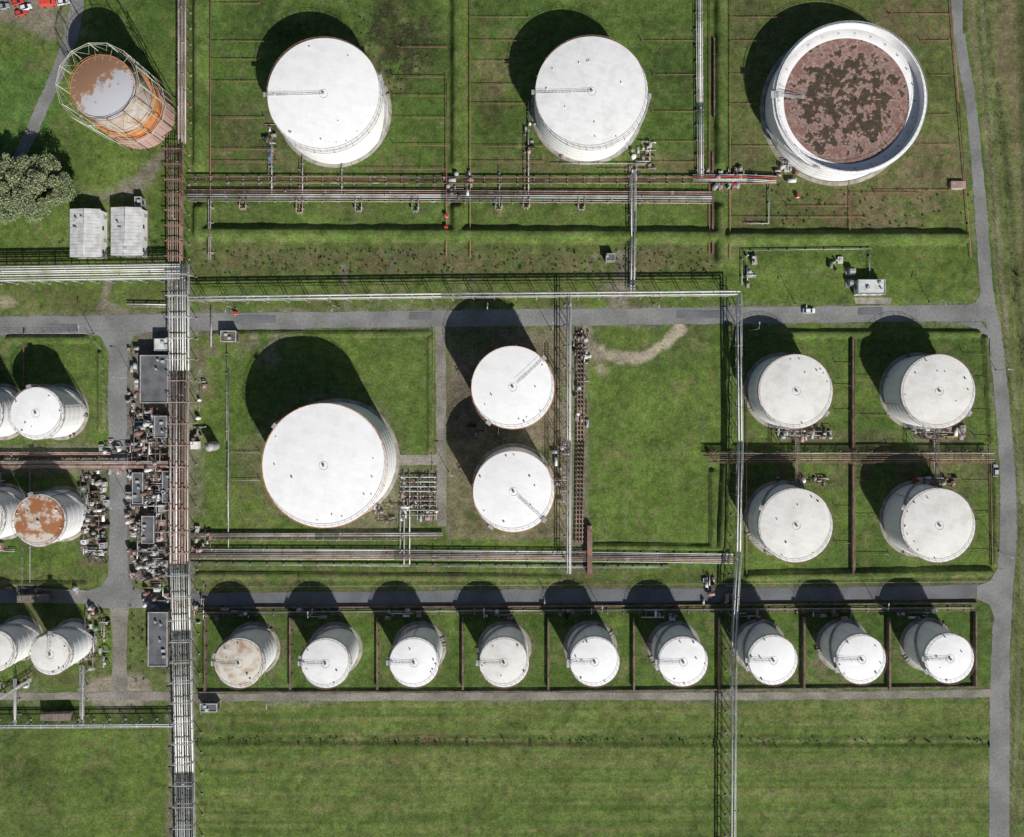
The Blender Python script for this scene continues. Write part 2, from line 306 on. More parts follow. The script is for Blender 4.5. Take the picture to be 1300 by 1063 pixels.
def patch(name,pts,m):
    z=RZ[0]; RZ[0]+=.004; b=MB()
    for x,y in pts: p=P(x,y); b.v.append((p.x,p.y,z))
    a=sum(pts[i-1][0]*pts[i][1]-pts[i][0]*pts[i-1][1] for i in range(len(pts)))
    b.face(list(range(len(pts)))[::(-1 if a>0 else 1)],m); return b.obj(name)
road('asphalt_road',[(-250,415,24),(60,413,23),(250,409,22),(450,406,21),(700,403,21),(1000,400,21),(1180,398,21),(1254,398,21)],ASPH)
road('asphalt_road',[(1208,-150,15),(1217,30,15),(1232,130,14),(1242,230,15),(1253,370,17),(1262,420,18),(1271,500,18),(1279,600,20),(1280,680,22),(1275,750,22),(1270,840,24),(1269,974,26),(1268,1300,26)],ASPH)
road('asphalt_road',[(244,763,20),(500,760,19),(740,757,19),(1000,755,18),(1276,751,18)],ASPHD)
road('service_road',[(244,886,10),(700,884,10),(1000,884,10),(1262,880,10)],GRAV)
road('asphalt_road',[(150,405,30),(150,450,25),(149,520,24),(150,620,22),(150,700,24),(150,770,26)],ASPH)
road('gravel_road',[(151,765,26),(152,820,18),(151,885,22)],GRAV)
road('gravel_road',[(-250,756,17),(60,757,17),(214,763,18)],ASPH)
road('gravel_road',[(-250,885,9),(60,884,10),(216,884,12)],GRAV)
road('footpath',[(559,414,13),(560,540,13),(561,668,12)],GRAV)
road('footpath',[(492,585,12),(520,584,13),(560,584,14)],GRAV)
road('asphalt_path',[(112,-120,18),(96,20,18),(76,85,17),(50,145,16),(32,185,15),(0,240,15),(-60,300,15)],ASPH)
patch('asphalt_road',[(1215,409),(1245,409),(1258,425),(1268,455),(1262,455),(1250,430),(1238,418)],ASPH)
patch('asphalt_road',[(1225,388),(1238,384),(1246,370),(1256,370),(1256,400),(1225,400)],ASPH)
patch('asphalt_road',[(112,420),(190,420),(170,425),(163,445),(137,445),(128,428)],ASPH)
patch('asphalt_road',[(138,730),(162,730),(170,745),(196,754),(196,772),(110,772),(110,750),(128,745)],ASPH)
patch('asphalt_road',[(1240,744),(1256,738),(1266,722),(1276,722),(1276,790),(1264,790),(1256,768),(1240,760)],ASPH)
patch('concrete_apron',[(1086,386),(1130,386),(1132,378),(1084,378)],CONC)
for x0,x1,yc in ((300,350,405),(520,548,401),(860,930,399),(60,98,416),(1090,1120,395)):
    patch('asphalt_repair',[(x0,yc-4),(x1,yc-4.5),(x1+1,yc+5),(x0-1,yc+5)],ASPHD)
# ---------------------------------------------------------------- tanks
SHW=shellmat('shell_white',(.86,.86,.85),(.68,.67,.64)); SHG=shellmat('shell_grey',(.76,.77,.77),(.56,.55,.52))
RW=roofmat('roof_white',(.92,.92,.915),(.62,.6,.56),.35,.92)
RW2=roofmat('roof_white_aged',(.83,.83,.82),(.5,.49,.46),.5,.85)
RB=roofmat('roof_beige',(.79,.775,.735),(.48,.45,.39),.6,.85)
RBR=roofmat('roof_beige_rust',(.66,.63,.55),(.38,.34,.28),.6,.84,rust=(.38,.24,.14),rl=.66)
RR=roofmat('roof_rusty',(.60,.53,.46),(.36,.21,.13),.9,.85,rust=(.36,.155,.07),rl=.53)
def tank(tx,ty,rt,k,roof=RW,shell=SHW,rise=.07,line=math.pi,stair=None,rail=RUST,nposts=None,rings=5,seed=0,name='storage_tank',crown=True,linelen=1.0):
    rnd=random.Random(seed+int(tx)); h=k*H; c=P(tx,ty,h); R=rt*S*(1-k); e=empty(name,(c.x,c.y,0))
    b=MB(); b.lathe([(R+1.3,0.02),(R+1.2,.15),(R-.1,.16)],CONC,72); b.obj('foundation_ring',e)
    b=MB(); prof=[(R,.1)]
    for i in range(1,rings): 
        z=h*i/rings; prof+= [(R,z-.06),(R+.05,z-.05),(R+.05,z+.05),(R,z+.06)]
    prof+=[(R,h-.25),(R+.14,h-.24),(R+.14,h),(R-.05,h+.01)]
    b.lathe(prof,shell,96,smooth=False); o=b.obj('shell',e)
    b=MB(); pr=[]; nr=10
    for i in range(nr+1):
        q=1-i/nr; rr=max(R*q-.04,.02); pr.append((rr,h+.02+R*rise*(1-q*q)))
    b.lathe(pr,roof,96); ro=b.obj('roof',e)
    zt=lambda r:h+.02+R*rise*(1-(r/R)**2)
    b=MB(); n=nposts or int(2*math.pi*R/2.2)
    for i in range(n):
        t=2*math.pi*i/n; x,y=(R+.1)*math.cos(t),(R+.1)*math.sin(t); b.cyl((x,y,h-.1),(x,y,h+1.15),.045,rail,4,flat=True)
        if crown and i%3==0: b.box(((R+.22)*math.cos(t),(R+.22)*math.sin(t),h-.15),(.75,.3,.1),rail,t)
    b.ringpipe(R+.1,h+1.15,.05,rail,64); b.ringpipe(R+.1,h+.6,.035,rail,64); b.ringpipe(R+.4,h-.5,.07,rail,64); b.obj('roof_railing',e)
    b=MB(); b.cyl((0,0,zt(0)-.1),(0,0,zt(0)+.55),.32,GREY,12); b.cyl((0,0,zt(0)+.55),(0,0,zt(0)+.75),.45,GREY,12,r1=.2)
    b.ringpipe(min(1.4,R*.2),zt(1)+.1,.035,GREY,20)
    for i in range(int(4+R/3)):
        t=rnd.uniform(0,6.28); r=rnd.choice([.55,.8,.88,.9])*R; z=zt(r); s_=rnd.choice([.16,.2,.3])
        x,y=r*math.cos(t),r*math.sin(t); b.cyl((x,y,z-.1),(x,y,z+rnd.uniform(.25,.6)),s_,rnd.choice([GREY,WHITE,PIPEG]),10)
    if line is not None:
        dx,dy=math.cos(line),math.sin(line); r0=R*1.02; r1=R*(1-linelen)
        A=Vector((dx*r0,dy*r0,zt(R)+.35)); B=Vector((dx*r1,dy*r1,zt(r1)+.35)); side=Vector((-dy,dx,0))*.3
        for sg in (-1,1): b.cyl(A+side*sg,B+side*sg,.05,GREY,5)
        b.cyl(A+side+Vector((0,0,.9)),B+side+Vector((0,0,.9)),.03,GREY,4)
        m_=int((A-B).length/1.2)
        for i in range(m_+1):
            p=A.lerp(B,i/max(m_,1)); b.cyl(p-side,p+side,.04,GREY,4)
            if i%2==0: b.cyl(p+side-Vector((0,0,.35)),p+side+Vector((0,0,.9)),.03,GREY,4)
        b.box(A+Vector((dx*.2,dy*.2,.1)),(1.6,1.6,.08),GREY,line)
    b.obj('roof_fittings',e)
    b=MB(); a0=stair if stair is not None else rnd.uniform(0,6.28); ns=int(h/.24); da=(h/.75)/R/ns
    for i in range(ns):
        t=a0+da*i; z=.3+(h-.2)*i/ns; b.box(((R+.55)*math.cos(t),(R+.55)*math.sin(t),z),(.85,.32,.05),GREY,t)
        if i%4==0: b.cyl(((R+.98)*math.cos(t),(R+.98)*math.sin(t),z),((R+.98)*math.cos(t),(R+.98)*math.sin(t),z+1.1),.035,rail,4,flat=True)
    b.ringpipe(R+.98,1.4,.04,rail,24,a0=a0,a1=a0+da*ns,z1=h+.9); b.ringpipe(R+.98,.3,.08,GREY,24,a0=a0,a1=a0+da*ns,z1=h-.2)
    t=a0+da*ns; b.box(((R+.6)*math.cos(t),(R+.6)*math.sin(t),h),(1.4,1.8,.08),GREY,t); b.obj('spiral_stair',e)
    b=MB()
    for i in range(4):
        t=rnd.uniform(0,6.28); x,y=math.cos(t),math.sin(t); b.cyl((x*R*.99,y*R*.99,.9),(x*(R+1.6),y*(R+1.6),.9),.2,rnd.choice([PIPEG,RUST]),8); b.cyl((x*(R+1.2),y*(R+1.2),.9),(x*(R+1.4),y*(R+1.4),.9),.36,RUST,8)
    t=rnd.uniform(0,6.28); x,y=math.cos(t),math.sin(t)
    b.cyl((x*(R+.3),y*(R+.3),.3),(x*(R+.3),y*(R+.3),h-.4),.09,RUST,6); b.obj('nozzles',e)
    return e,R,h
tank(412,121,72,.053,RW,SHW,.06,math.pi,-.6,seed=1)
tank(751,118,71,.054,RW2,SHW,.06,math.pi,-1.0,seed=2)
tank(412,591,78.5,.079,RW,SHW,.05,None,1.2,seed=3,rail=ORANGE)
tank(651,492,52,.063,RW,SHW,.05,.75,2.6,seed=4,rail=ORANGE,linelen=.85)
tank(652,624,51,.063,RW,SHW,.05,-.75,2.6,seed=5,rail=ORANGE,linelen=.85)
for i,(x,y,r) in enumerate(((1010,497,46.5),(1191,497,46.5),(1010,667,46.5),(1191,667,46.5))): tank(x,y,r,.048,RB,SHG,.06,None,[4.4,4.4,1.4,1.4][i],seed=10+i)
for i,(x,y) in enumerate(((304,842),(414,842),(526,841),(640,841),(755,840),(867,840),(981,838),(1093,837),(1205,836))):
    tank(x,y,31,.052,[RBR,RW2,RW,RB,RW,RW,RW,RW,RW][i],SHG if i!=3 else SHW,.07,math.pi,.8+i*.1,seed=30+i,nposts=30)
tank(47,525,33,.05,RW,SHG,.06,None,0,seed=40); tank(50,661,32.5,.05,RR,SHG,.06,None,0,seed=41,rail=RUST)
tank(-31,525,33,.05,RB,SHG,.06,None,0,seed=42); tank(-28,658,33,.05,RB,SHG,.06,None,0,seed=43)
tank(65,831,25.5,.05,RB,SHG,.07,math.pi/2,0,seed=44); tank(-6,827,25.5,.05,RB,SHG,.07,math.pi/2,0,seed=45)
def rustroof():
    m=bpy.data.materials.new('floating_roof_rust'); m.use_nodes=True; nt=m.node_tree; N=nt.nodes; L=nt.links; b=N['Principled BSDF']; b.inputs['Roughness'].default_value=.7
    tc=N.new('ShaderNodeTexCoord')
    n=N.new('ShaderNodeTexNoise'); n.inputs['Scale'].default_value=.33; n.inputs['Detail'].default_value=12; n.inputs['Roughness'].default_value=.68; L.new(tc.outputs['Object'],n.inputs['Vector'])
    ln=N.new('ShaderNodeVectorMath'); ln.operation='LENGTH'
    sep=N.new('ShaderNodeSeparateXYZ'); cmb=N.new('ShaderNodeCombineXYZ'); L.new(tc.outputs['Object'],sep.inputs[0]); L.new(sep.outputs[0],cmb.inputs[0]); L.new(sep.outputs[1],cmb.inputs[1]); L.new(cmb.outputs[0],ln.inputs[0])
    mr=N.new('ShaderNodeMapRange'); mr.inputs[1].default_value=12; mr.inputs[2].default_value=22.5; mr.inputs[3].default_value=.025; mr.inputs[4].default_value=-.10; L.new(ln.outputs['Value'],mr.inputs[0])
    ad=N.new('ShaderNodeMath'); ad.operation='ADD'; L.new(n.outputs[0],ad.inputs[0]); L.new(mr.outputs[0],ad.inputs[1])
    r=N.new('ShaderNodeValToRGB'); e=r.color_ramp.elements; e[0].position=.492; e[0].color=(.29,.175,.145,1); e[1].position=.502; e[1].color=(.085,.055,.030,1)
    x=e.new(.48); x.color=(.36,.26,.225,1); x=e.new(.62); x.color=(.055,.04,.022,1); x=e.new(.38); x.color=(.24,.13,.10,1)
    L.new(ad.outputs[0],r.inputs[0])
    n2=N.new('ShaderNodeTexNoise'); n2.inputs['Scale'].default_value=1.1; n2.inputs['Detail'].default_value=6; L.new(tc.outputs['Object'],n2.inputs['Vector'])
    m2=N.new('ShaderNodeMapRange'); m2.inputs[1].default_value=.3; m2.inputs[2].default_value=.7; m2.inputs[3].default_value=.75; m2.inputs[4].default_value=1.25; L.new(n2.outputs[0],m2.inputs[0])
    br=N.new('ShaderNodeTexBrick'); br.inputs['Scale'].default_value=1; br.inputs['Brick Width'].default_value=6; br.inputs['Row Height'].default_value=1.9; br.inputs['Mortar Size'].default_value=.06
    br.inputs['Color1'].default_value=(1.05,1.02,1.02,1); br.inputs['Color2'].default_value=(.85,.86,.88,1); br.inputs['Mortar'].default_value=(.75,.8,.9,1); L.new(tc.outputs['Object'],br.inputs['Vector'])
    a=N.new('ShaderNodeVectorMath'); a.operation='MULTIPLY'; L.new(r.outputs[0],a.inputs[0]); L.new(br.outputs['Color'],a.inputs[1])
    s=N.new('ShaderNodeVectorMath'); s.operation='SCALE'; L.new(a.outputs[0],s.inputs[0]); L.new(m2.outputs[0],s.inputs['Scale']); L.new(s.outputs[0],b.inputs['Base Color']); return m
def floating():
    k=.042; h=k*H; c=P(1080,124,h); R=96.5*S*(1-k); e=empty('floating_roof_tank',(c.x,c.y,0))
    b=MB(); b.lathe([(R+1.3,0.02),(R+1.2,.2),(R-.1,.21)],CONC,96); b.obj('foundation_ring',e)
    b=MB(); prof=[(R-.35,.1)]
    for i in range(1,5): z=h*i/5; prof+=[(R-.35,z-.06),(R-.28,z-.05),(R-.28,z+.05),(R-.35,z+.06)]
    prof+=[(R-.35,h-1.0),(R+.5,h-.95),(R+.5,h-.8),(R-.35,h-.78),(R-.35,h),(R-.8,h),(R-.8,h-4)]
    b.lathe(prof,shellmat('shell_big',(.8,.8,.8),(.62,.61,.58)),120,smooth=False); b.obj('shell',e)
    b=MB(); zr=h-3.0; Ri=R-.82
    b.lathe([(Ri,zr-.6),(Ri,zr),(Ri-3.4,zr+.05)],RW,120); b.obj('pontoon',e)
    b=MB(); b.lathe([(Ri-3.4,zr+.04),(Ri-3.42,zr-.05),(Ri*.6,zr-.06),(Ri*.3,zr-.06),(.02,zr-.06)],rustroof(),120,smooth=False); b.obj('deck',e)
    b=MB()
    for i in range(80):
        t=2*math.pi*i/80; b.cyl(((R-.45)*math.cos(t),(R-.45)*math.sin(t),h),((R-.45)*math.cos(t),(R-.45)*math.sin(t),h+1.1),.04,GREY,4); 
        if i%2==0: b.box((R*math.cos(t),R*math.sin(t),h-1.15),(.9,.12,.3),GREY,t)
    b.ringpipe(R-.45,h+1.1,.05,GREY,80); b.ringpipe(R+.3,h-.0,.05,GREY,80); b.obj('roof_railing',e)
    b=MB(); A=Vector((-R+.7,1.0,h+.2)); B=Vector((-R+11,1.2,zr+.5))
    for sg in(-.5,.5):
        b.cyl(A+Vector((0,sg,0)),B+Vector((0,sg,0)),.1,PIPEG,5); b.cyl(A+Vector((0,sg,1)),B+Vector((0,sg,1)),.05,PIPEG,5)
    for i in range(20): p=A.lerp(B,i/19); b.box(p,(.25,1.0,.05),PIPEG)
    b.box((-R,1,h+.1),(2.6,2.4,.1),GREY)
    for i in range(26):
        t=2*math.pi*i/26; r=Ri-1.6; b.cyl((r*math.cos(t),r*math.sin(t),zr),(r*math.cos(t),r*math.sin(t),zr+.6),.2,PIPEG,8)
    for i in range(18):
        t=random.uniform(0,6.28); r=Ri*random.uniform(.1,.8); b.cyl((r*math.cos(t),r*math.sin(t),zr-.1),(r*math.cos(t),r*math.sin(t),zr+.6),.15,RUST,6)
    b.obj('rolling_ladder_and_fittings',e)
    b=MB(); ns=44; a0=3.3
    for i in range(ns):
        t=a0+i*.0115*2; b.box(((R+.3)*math.cos(t),(R+.3)*math.sin(t),.3+h*i/ns),(1,.4,.06),GREY,t)
    b.ringpipe(R+.8,1.4,.05,RUST,20,a0=a0,a1=a0+ns*.023,z1=h+1); b.obj('spiral_stair',e)
floating()
def gasholder():
    k=.092; h=k*H; c=P(131,112,h); e=empty('gas_holder',(c.x,c.y,0)); R=41*S*(1-k)
    b=MB(); st=shellmat('holder_basin',(.45,.29,.26),(.34,.26,.23)); b.lathe([(R+1.6,0),(R+1.6,7.5),(R+1.5,7.6),(R+.6,7.6),(R+.6,3)],st,64,smooth=False)
    for i in range(32): t=2*math.pi*i/32; b.box(((R+1.68)*math.cos(t),(R+1.68)*math.sin(t),3.7),(.2,.25,7.4),PINK,t)
    b.obj('water_basin',e)
    b=MB(); b.lathe([(R+.3,5),(R+.3,12),(R+.35,12.1),(R-.3,12.1)],ORANGE,64,smooth=False)
    b.lathe([(R,11),(R,h-.1)],mat('holder_bell',(.50,.46,.44),(.42,.29,.2),.3,.7),64,smooth=False); b.obj('lifts',e)
    b=MB(); m=bpy.data.materials.new('holder_crown'); m.use_nodes=True; N=m.node_tree.nodes; L=m.node_tree.links
    bs=N['Principled BSDF']; tc=N.new('ShaderNodeTexCoord'); n=N.new('ShaderNodeTexNoise'); n.inputs['Scale'].default_value=.5; n.inputs['Detail'].default_value=8
    sx=N.new('ShaderNodeSeparateXYZ'); L.new(tc.outputs['Object'],n.inputs['Vector']); L.new(tc.outputs['Object'],sx.inputs[0])
    ma=N.new('ShaderNodeMath'); ma.operation='MULTIPLY_ADD'; ma.inputs[1].default_value=-.035; L.new(sx.outputs['X'],ma.inputs[0]); 
    m2=N.new('ShaderNodeMath'); m2.operation='MULTIPLY_ADD'; m2.inputs[1].default_value=.045; L.new(sx.outputs['Y'],m2.inputs[0]); L.new(n.outputs[0],m2.inputs[2]); L.new(m2.outputs[0],ma.inputs[2])
    r=N.new('ShaderNodeValToRGB'); r.color_ramp.elements[0].position=.46; r.color_ramp.elements[0].color=(.45,.45,.48,1); r.color_ramp.elements[1].position=.6; r.color_ramp.elements[1].color=(.31,.17,.10,1)
    x=r.color_ramp.elements.new(.53); x.color=(.40,.29,.22,1)
    L.new(ma.outputs[0],r.inputs[0]); L.new(r.outputs[0],bs.inputs['Base Color'])
    b.lathe([(R*q,h+1.6*(1-q*q)) for q in (1,.85,.7,.5,.3,.1,.002)],m,64)
    b.obj('crown',e)
    b=MB()
    for i in range(24):
        t=2*math.pi*i/24; b.beam((R*.97*math.cos(t),R*.97*math.sin(t),h+.2),(.3*math.cos(t),.3*math.sin(t),h+1.7),.12,.1,GREY)
    b.ringpipe(R,h+1,.06,ORANGE,48); b.ringpipe(R+.1,h,.1,ORANGE,48)
    for r_,z_ in ((R+.5,12.2),(R+1.5,8.6),(R+.9,8.6)): b.ringpipe(r_,z_,.12,ORANGE,48)
    b.lathe([(R+.2,12.15),(R+1.5,12.2)],ORANGE,48,smooth=False)
    for i in range(32):
        t=2*math.pi*i/32; b.cyl(((R+1.4)*math.cos(t),(R+1.4)*math.sin(t),12.2),((R+1.4)*math.cos(t),(R+1.4)*math.sin(t),13.3),.06,ORANGE,4)
    b.ringpipe(R+1.4,13.3,.07,ORANGE,48); b.obj('walkways',e)
    FR=mat('frame_green_white',(.5,.52,.42),(.36,.36,.26),.3); b=MB(); Rf=R+3.0; n=14; ht=h+3
    for i in range(n):
        t=2*math.pi*i/n; t2=2*math.pi*(i+1)/n; p=lambda tt,z:(Rf*math.cos(tt),Rf*math.sin(tt),z)
        b.cyl(p(t,0),p(t,ht),.15,FR,6)
        for z in (9,16,ht-.1): b.cyl(p(t,z),p(t2,z),.11,FR,4,flat=True)
        for z0,z1 in ((16,ht),): b.cyl(p(t,z0),p(t2,z1),.05,FR,4); b.cyl(p(t2,z0),p(t,z1),.05,FR,4)
        b.cyl(p(t,h),(R*math.cos(t),R*math.sin(t),h),.06,FR,4)
    b.ringpipe(Rf-.8,ht,.07,FR,48); b.obj('guide_frame',e)
gasholder()
# ---------------------------------------------------------------- pipes
def offs_poly(pts,o):
    out=[]; n=len(pts)
    for i,(x,y) in enumerate(pts):
        ns=[]
        if i>0: a=pts[i-1]; ns.append((x-a[0],y-a[1]))
        if i<n-1: a=pts[i+1]; ns.append((a[0]-x,a[1]-y))
        nn=[(-d[1]/(math.hypot(*d) or 1),d[0]/(math.hypot(*d) or 1)) for d in ns]
        mx=sum(q[0] for q in nn)/len(nn); my=sum(q[1] for q in nn)/len(nn); l=mx*mx+my*my
        out.append((x+mx*o/l,y+my*o/l))
    return out
def rack(name,pts,pipes,z,sp=6.0,legs=True,truss=False,sleeper=True,lm=None,loops=False,valves=True,seed=0,top=False):
    """pipes: (offset px, radius m, material, dz)"""
    rnd=random.Random(seed+int(pts[0][0]*7+pts[0][1])); b=MB(); lm=lm or GREY
    for o,r,m,dz in pipes:
        pp=[P(x,y,z+dz) for x,y in offs_poly(pts,o)]
        for a,c in zip(pp[:-1],pp[1:]):
            d=(c-a); L=d.length; d.normalize(); s0=0
            b.cyl(a-d*r*.8,c+d*r*.8,r,m,8)
            if valves:
                q=rnd.uniform(2,14)
                while q<L:
                    p=a+d*q; b.cyl(p-d*.09,p+d*.09,r*1.6,rnd.choice([m,m,RUST,GREY]),8)
                    if rnd.random()<.12: b.cyl(p,p+Vector((0,0,r+.5)),.07,RED,5); b.cyl(p+Vector((0,0,r+.5)),p+Vector((0,0,r+.56)),.25,rnd.choice([RED,GREY]),8)
                    q+=rnd.uniform(6,22)
    o0=min(p[0]-p[1]/S for p in pipes)-1; o1=max(p[0]+p[1]/S for p in pipes)+1
    for i in range(len(pts)-1):
        (x0,y0),(x1,y1)=pts[i],pts[i+1]; L=math.hypot(x1-x0,y1-y0)*S; n=max(1,int(L/sp)); dx,dy=(x1-x0)/(L/S),(y1-y0)/(L/S); nx_,ny_=-dy,dx
        ang=math.atan2(-ny_,nx_); zb=z-.28
        prev=None
        for j in range(n+1):
            t=(j+.5)/(n+1); x=x0+(x1-x0)*t; y=y0+(y1-y0)*t
            a=P(x+nx_*o0,y+ny_*o0,zb); c=P(x+nx_*o1,y+ny_*o1,zb)
            if z>2:
                b.beam(a,c,.22,.25,lm)
                for p in (a,c): b.cyl((p.x,p.y,0),p,.12,lm,6); b.box((p.x,p.y,.15),(.7,.7,.3),CONC)
                if top:
                    u=Vector((0,0,2.2))
                    for p in (a,c): b.cyl(p,p+u,.1,lm,4,flat=True)
                    b.beam(a+u,c+u,.26,.25,lm)
                if truss:
                    if prev:
                        for p,q in ((prev[0],a),(prev[1],c)):
                            lo=Vector((0,0,-1.1)); b.cyl(p+lo,q+lo,.05,lm,4); b.cyl(p,q+lo,.045,lm,4)
                prev=(a,c)
            else:
                a.z=c.z=(z-.2)/2; mid=(a+c)/2; b.box((mid.x,mid.y,(z-.15)/2),((c-a).length,.35,max(z-.2,.1)),CONC if sleeper else lm,ang)
        if z>2:
            for o in (o0,o1): b.beam(P(x0+nx_*o,y0+ny_*o,zb-.25),P(x1+nx_*o,y1+ny_*o,zb-.25),.14,.22,lm)
    return b.obj(name)
def bundle(o0,o1,n,mats,r=(.1,.24),dz=0,seed=0):
    rnd=random.Random(seed); out=[]
    for i in range(n):
        o=o0+(o1-o0)*(i/(n-1) if n>1 else .5)+rnd.uniform(-.35,.35); rr=rnd.uniform(*r); out.append((o,rr,rnd.choice(mats),dz+rr))
    return out
rack('pipe_rack',[(231,-120),(231,182)],bundle(-4,4,5,[PIPEG,RUST,PINK],seed=1),3.5,lm=RUST)
rack('pipe_rack',[(222,182),(222,336)],bundle(-9,8,7,[RUST,PINK,RUST,PIPEG],seed=2),5,lm=RUST,top=True)
rack('pipe_rack',[(226,336),(227,470)],bundle(-12,11,8,[PIPEW,PIPEG,PIPEW,PIPEW],(.1,.28),seed=3),6,top=True,sp=8)
rack('pipe_rack',[(227,470),(227,715)],bundle(-11,10,7,[RUST,PINK,PIPEW,PIPEW,PIPEG],(.1,.28),seed=4)+bundle(-8,6,3,[PINK,PIPEW],dz=1.1,seed=5),6,top=True,sp=8,lm=PINK)
rack('pipe_rack',[(228,715),(230,800),(234,980),(238,1250)],bundle(-11,10,8,[PIPEW,PIPEG,PIPEW,PIPEW],(.1,.28),seed=6),6,top=True,sp=8)
rack('pipe_rack',[(-150,350),(228,345)],bundle(-9,8,7,[PIPEW,PIPEW,PIPEW,PIPEG],(.1,.26),seed=7),6)
rack('pipeline',[(238,228),(520,229),(900,229),(985,229)],bundle(-4,4,3,[RUST,PINK,PIPEG],seed=8),.9)
rack('pipeline',[(238,248),(560,249),(903,251)],bundle(-7,7,6,[PIPEG,PINK,RUST,PIPEG,PIPEW],(.1,.26),seed=9),.9)
rack('pipeline',[(880,226),(948,226),(985,228)],bundle(-4,4,4,[PIPEW,DRED,PIPEG],seed=10),1.4)
rack('elevated_pipeline',[(240,379),(560,375),(938,372),(940,560),(938,700),(932,820),(930,1250)],[(-1.8,.22,PIPEW,.2),(1.8,.2,PIPEW,.2)],6,sp=8,truss=True)
rack('elevated_pipeline',[(722,372),(722,560),(722,728)],[(-1.5,.2,PIPEW,.2),(1.5,.16,PIPEG,.2)],6,sp=8)
rack('pipeline',[(886,-120),(888,130),(889,225)],bundle(-4,3,4,[PIPEW,PIPEG,PIPEG],seed=11),1.2)
rack('pipeline',[(737,420),(737,560),(735,690)],bundle(-4,4,3,[PINK,RUST,RUST],(.12,.2),seed=12),.9,sp=1.6,lm=RUST)
rack('pipeline',[(243,681),(400,681),(562,680)],bundle(-3,3,4,[RUST,PINK,PIPEG],seed=13),.9)
rack('pipeline',[(243,703),(500,704),(720,706),(930,709)],bundle(-5,6,6,[PIPEG,PIPEW,PINK,PIPEG],seed=14),.9)
rack('pipeline',[(243,716),(520,718),(740,720),(850,720)],bundle(-1,1,2,[PIPEG,PINK],(.08,.14),seed=15),.7)
rack('pipe_rack',[(900,581),(1080,581),(1262,581)],bundle(-5,5,5,[RUST,PINK,RUST,PIPEG],seed=16),2.6,lm=RUST)
rack('pipe_rack',[(-100,590),(213,590)],bundle(-4,4,5,[RUST,PINK,PIPEG],seed=17),2.6,lm=RUST)
rack('pipeline',[(-100,577),(140,577)],bundle(-2,2,3,[PIPEG,PINK],seed=18),.9)
rack('pipeline',[(252,779),(740,776),(1236,773)],bundle(-1.5,2,3,[RUST,PINK,PIPEG],(.08,.17),seed=19),.8)
rack('pipe_rack',[(-100,923),(224,921)],[(-1.2,.15,PIPEW,.2),(1.2,.15,PIPEW,.2)],3.5)
rack('pipeline',[(104,845),(104,921)],[(-1,.12,PIPEW,.2),(1,.12,PIPEG,.2)],2.5); rack('pipeline',[(19,862),(19,921)],[(0,.16,PIPEW,.2)],2.5); rack('pipeline',[(-5,890),(40,862)],[(0,.12,PIPEW,.2)],2.5)
rack('pipeline',[(162,386),(210,387)],[(0,.22,PIPEW,.2),(3,.12,PIPEG,.2)],1)
def small(pts,r=.12,m=None,z=.8,name='pipeline'):
    rack(name,pts,[(0,r,m or PIPEG,0)],z,sp=7,valves=len(pts)>1)
for pts,r,m,z in [([(345,165),(345,248)],.2,PIPEG,.9),([(341,170),(341,232)],.1,RUST,.9),([(384,200),(384,250)],.2,PIPEG,.9),([(380,205),(380,268)],.1,RUST,.9),([(434,205),(434,248)],.15,PIPEG,.9),
  ([(671,130),(671,250)],.2,PIPEG,.9),([(666,160),(666,250)],.12,RUST,.9),([(634,212),(634,262)],.12,PIPEG,.9),([(806,215),(806,268),(805,372)],.2,PIPEG,2.4),([(801,225),(802,300),(801,372)],.16,PIPEW,2.4),
  ([(812,180),(825,180),(825,205),(808,205),(808,228)],.18,PIPEG,1),([(700,208),(820,208)],.12,PIPEG,.8),([(760,215),(830,215)],.12,RUST,.8),
  ([(976,232),(976,284),(946,284)],.14,PIPEG,.8),([(942,318),(1106,316)],.12,PIPEG,.8),([(1104,316),(1104,352)],.12,PIPEG,.8),([(942,318),(942,362)],.12,PIPEG,.8),
  ([(288,438),(288,560),(290,700)],.1,PIPEG,.8),([(268,392),(268,440)],.2,PIPEG,.8),([(266,253),(266,330)],.12,RUST,2.4),
  ([(513,600),(513,716)],.22,PIPEG,.9),([(520,600),(520,716)],.2,PIPEW,.9),([(508,640),(508,706)],.14,PIPEG,.9),
  ([(270,686),(512,686)],.08,PIPEG,.6),([(549,415),(549,600)],.07,RUST,.6),
  ([(1186,528),(1186,622)],.16,PIPEG,1.2),([(1010,528),(1010,622)],.16,PIPEG,1.2),([(1192,545),(1192,620)],.12,PIPEW,1.2),
  ([(980,548),(1055,548)],.13,PIPEG,.9),([(1150,549),(1222,549)],.13,PIPEG,.9),([(990,553),(1040,553)],.1,PIPEW,.9),([(1160,554),(1215,554)],.1,RUST,.9),
  ([(985,614),(1050,614)],.1,RUST,.9),([(1160,614),(1215,614)],.1,RUST,.9),([(30,420),(30,490)],.22,RUST,.8),([(38,597),(38,750)],.08,PIPEG,.6)]:
    small(pts,r,m,z)
for x,d in ((308,15),(380,20),(455,18),(527,18),(633,16),(738,16),(668,14)):
    small([(x-4,250),(x-4,250+d),(x+4,250+d),(x+4,250)],.13,PIPEG if x%2 else PINK,1.5,'expansion_loop')
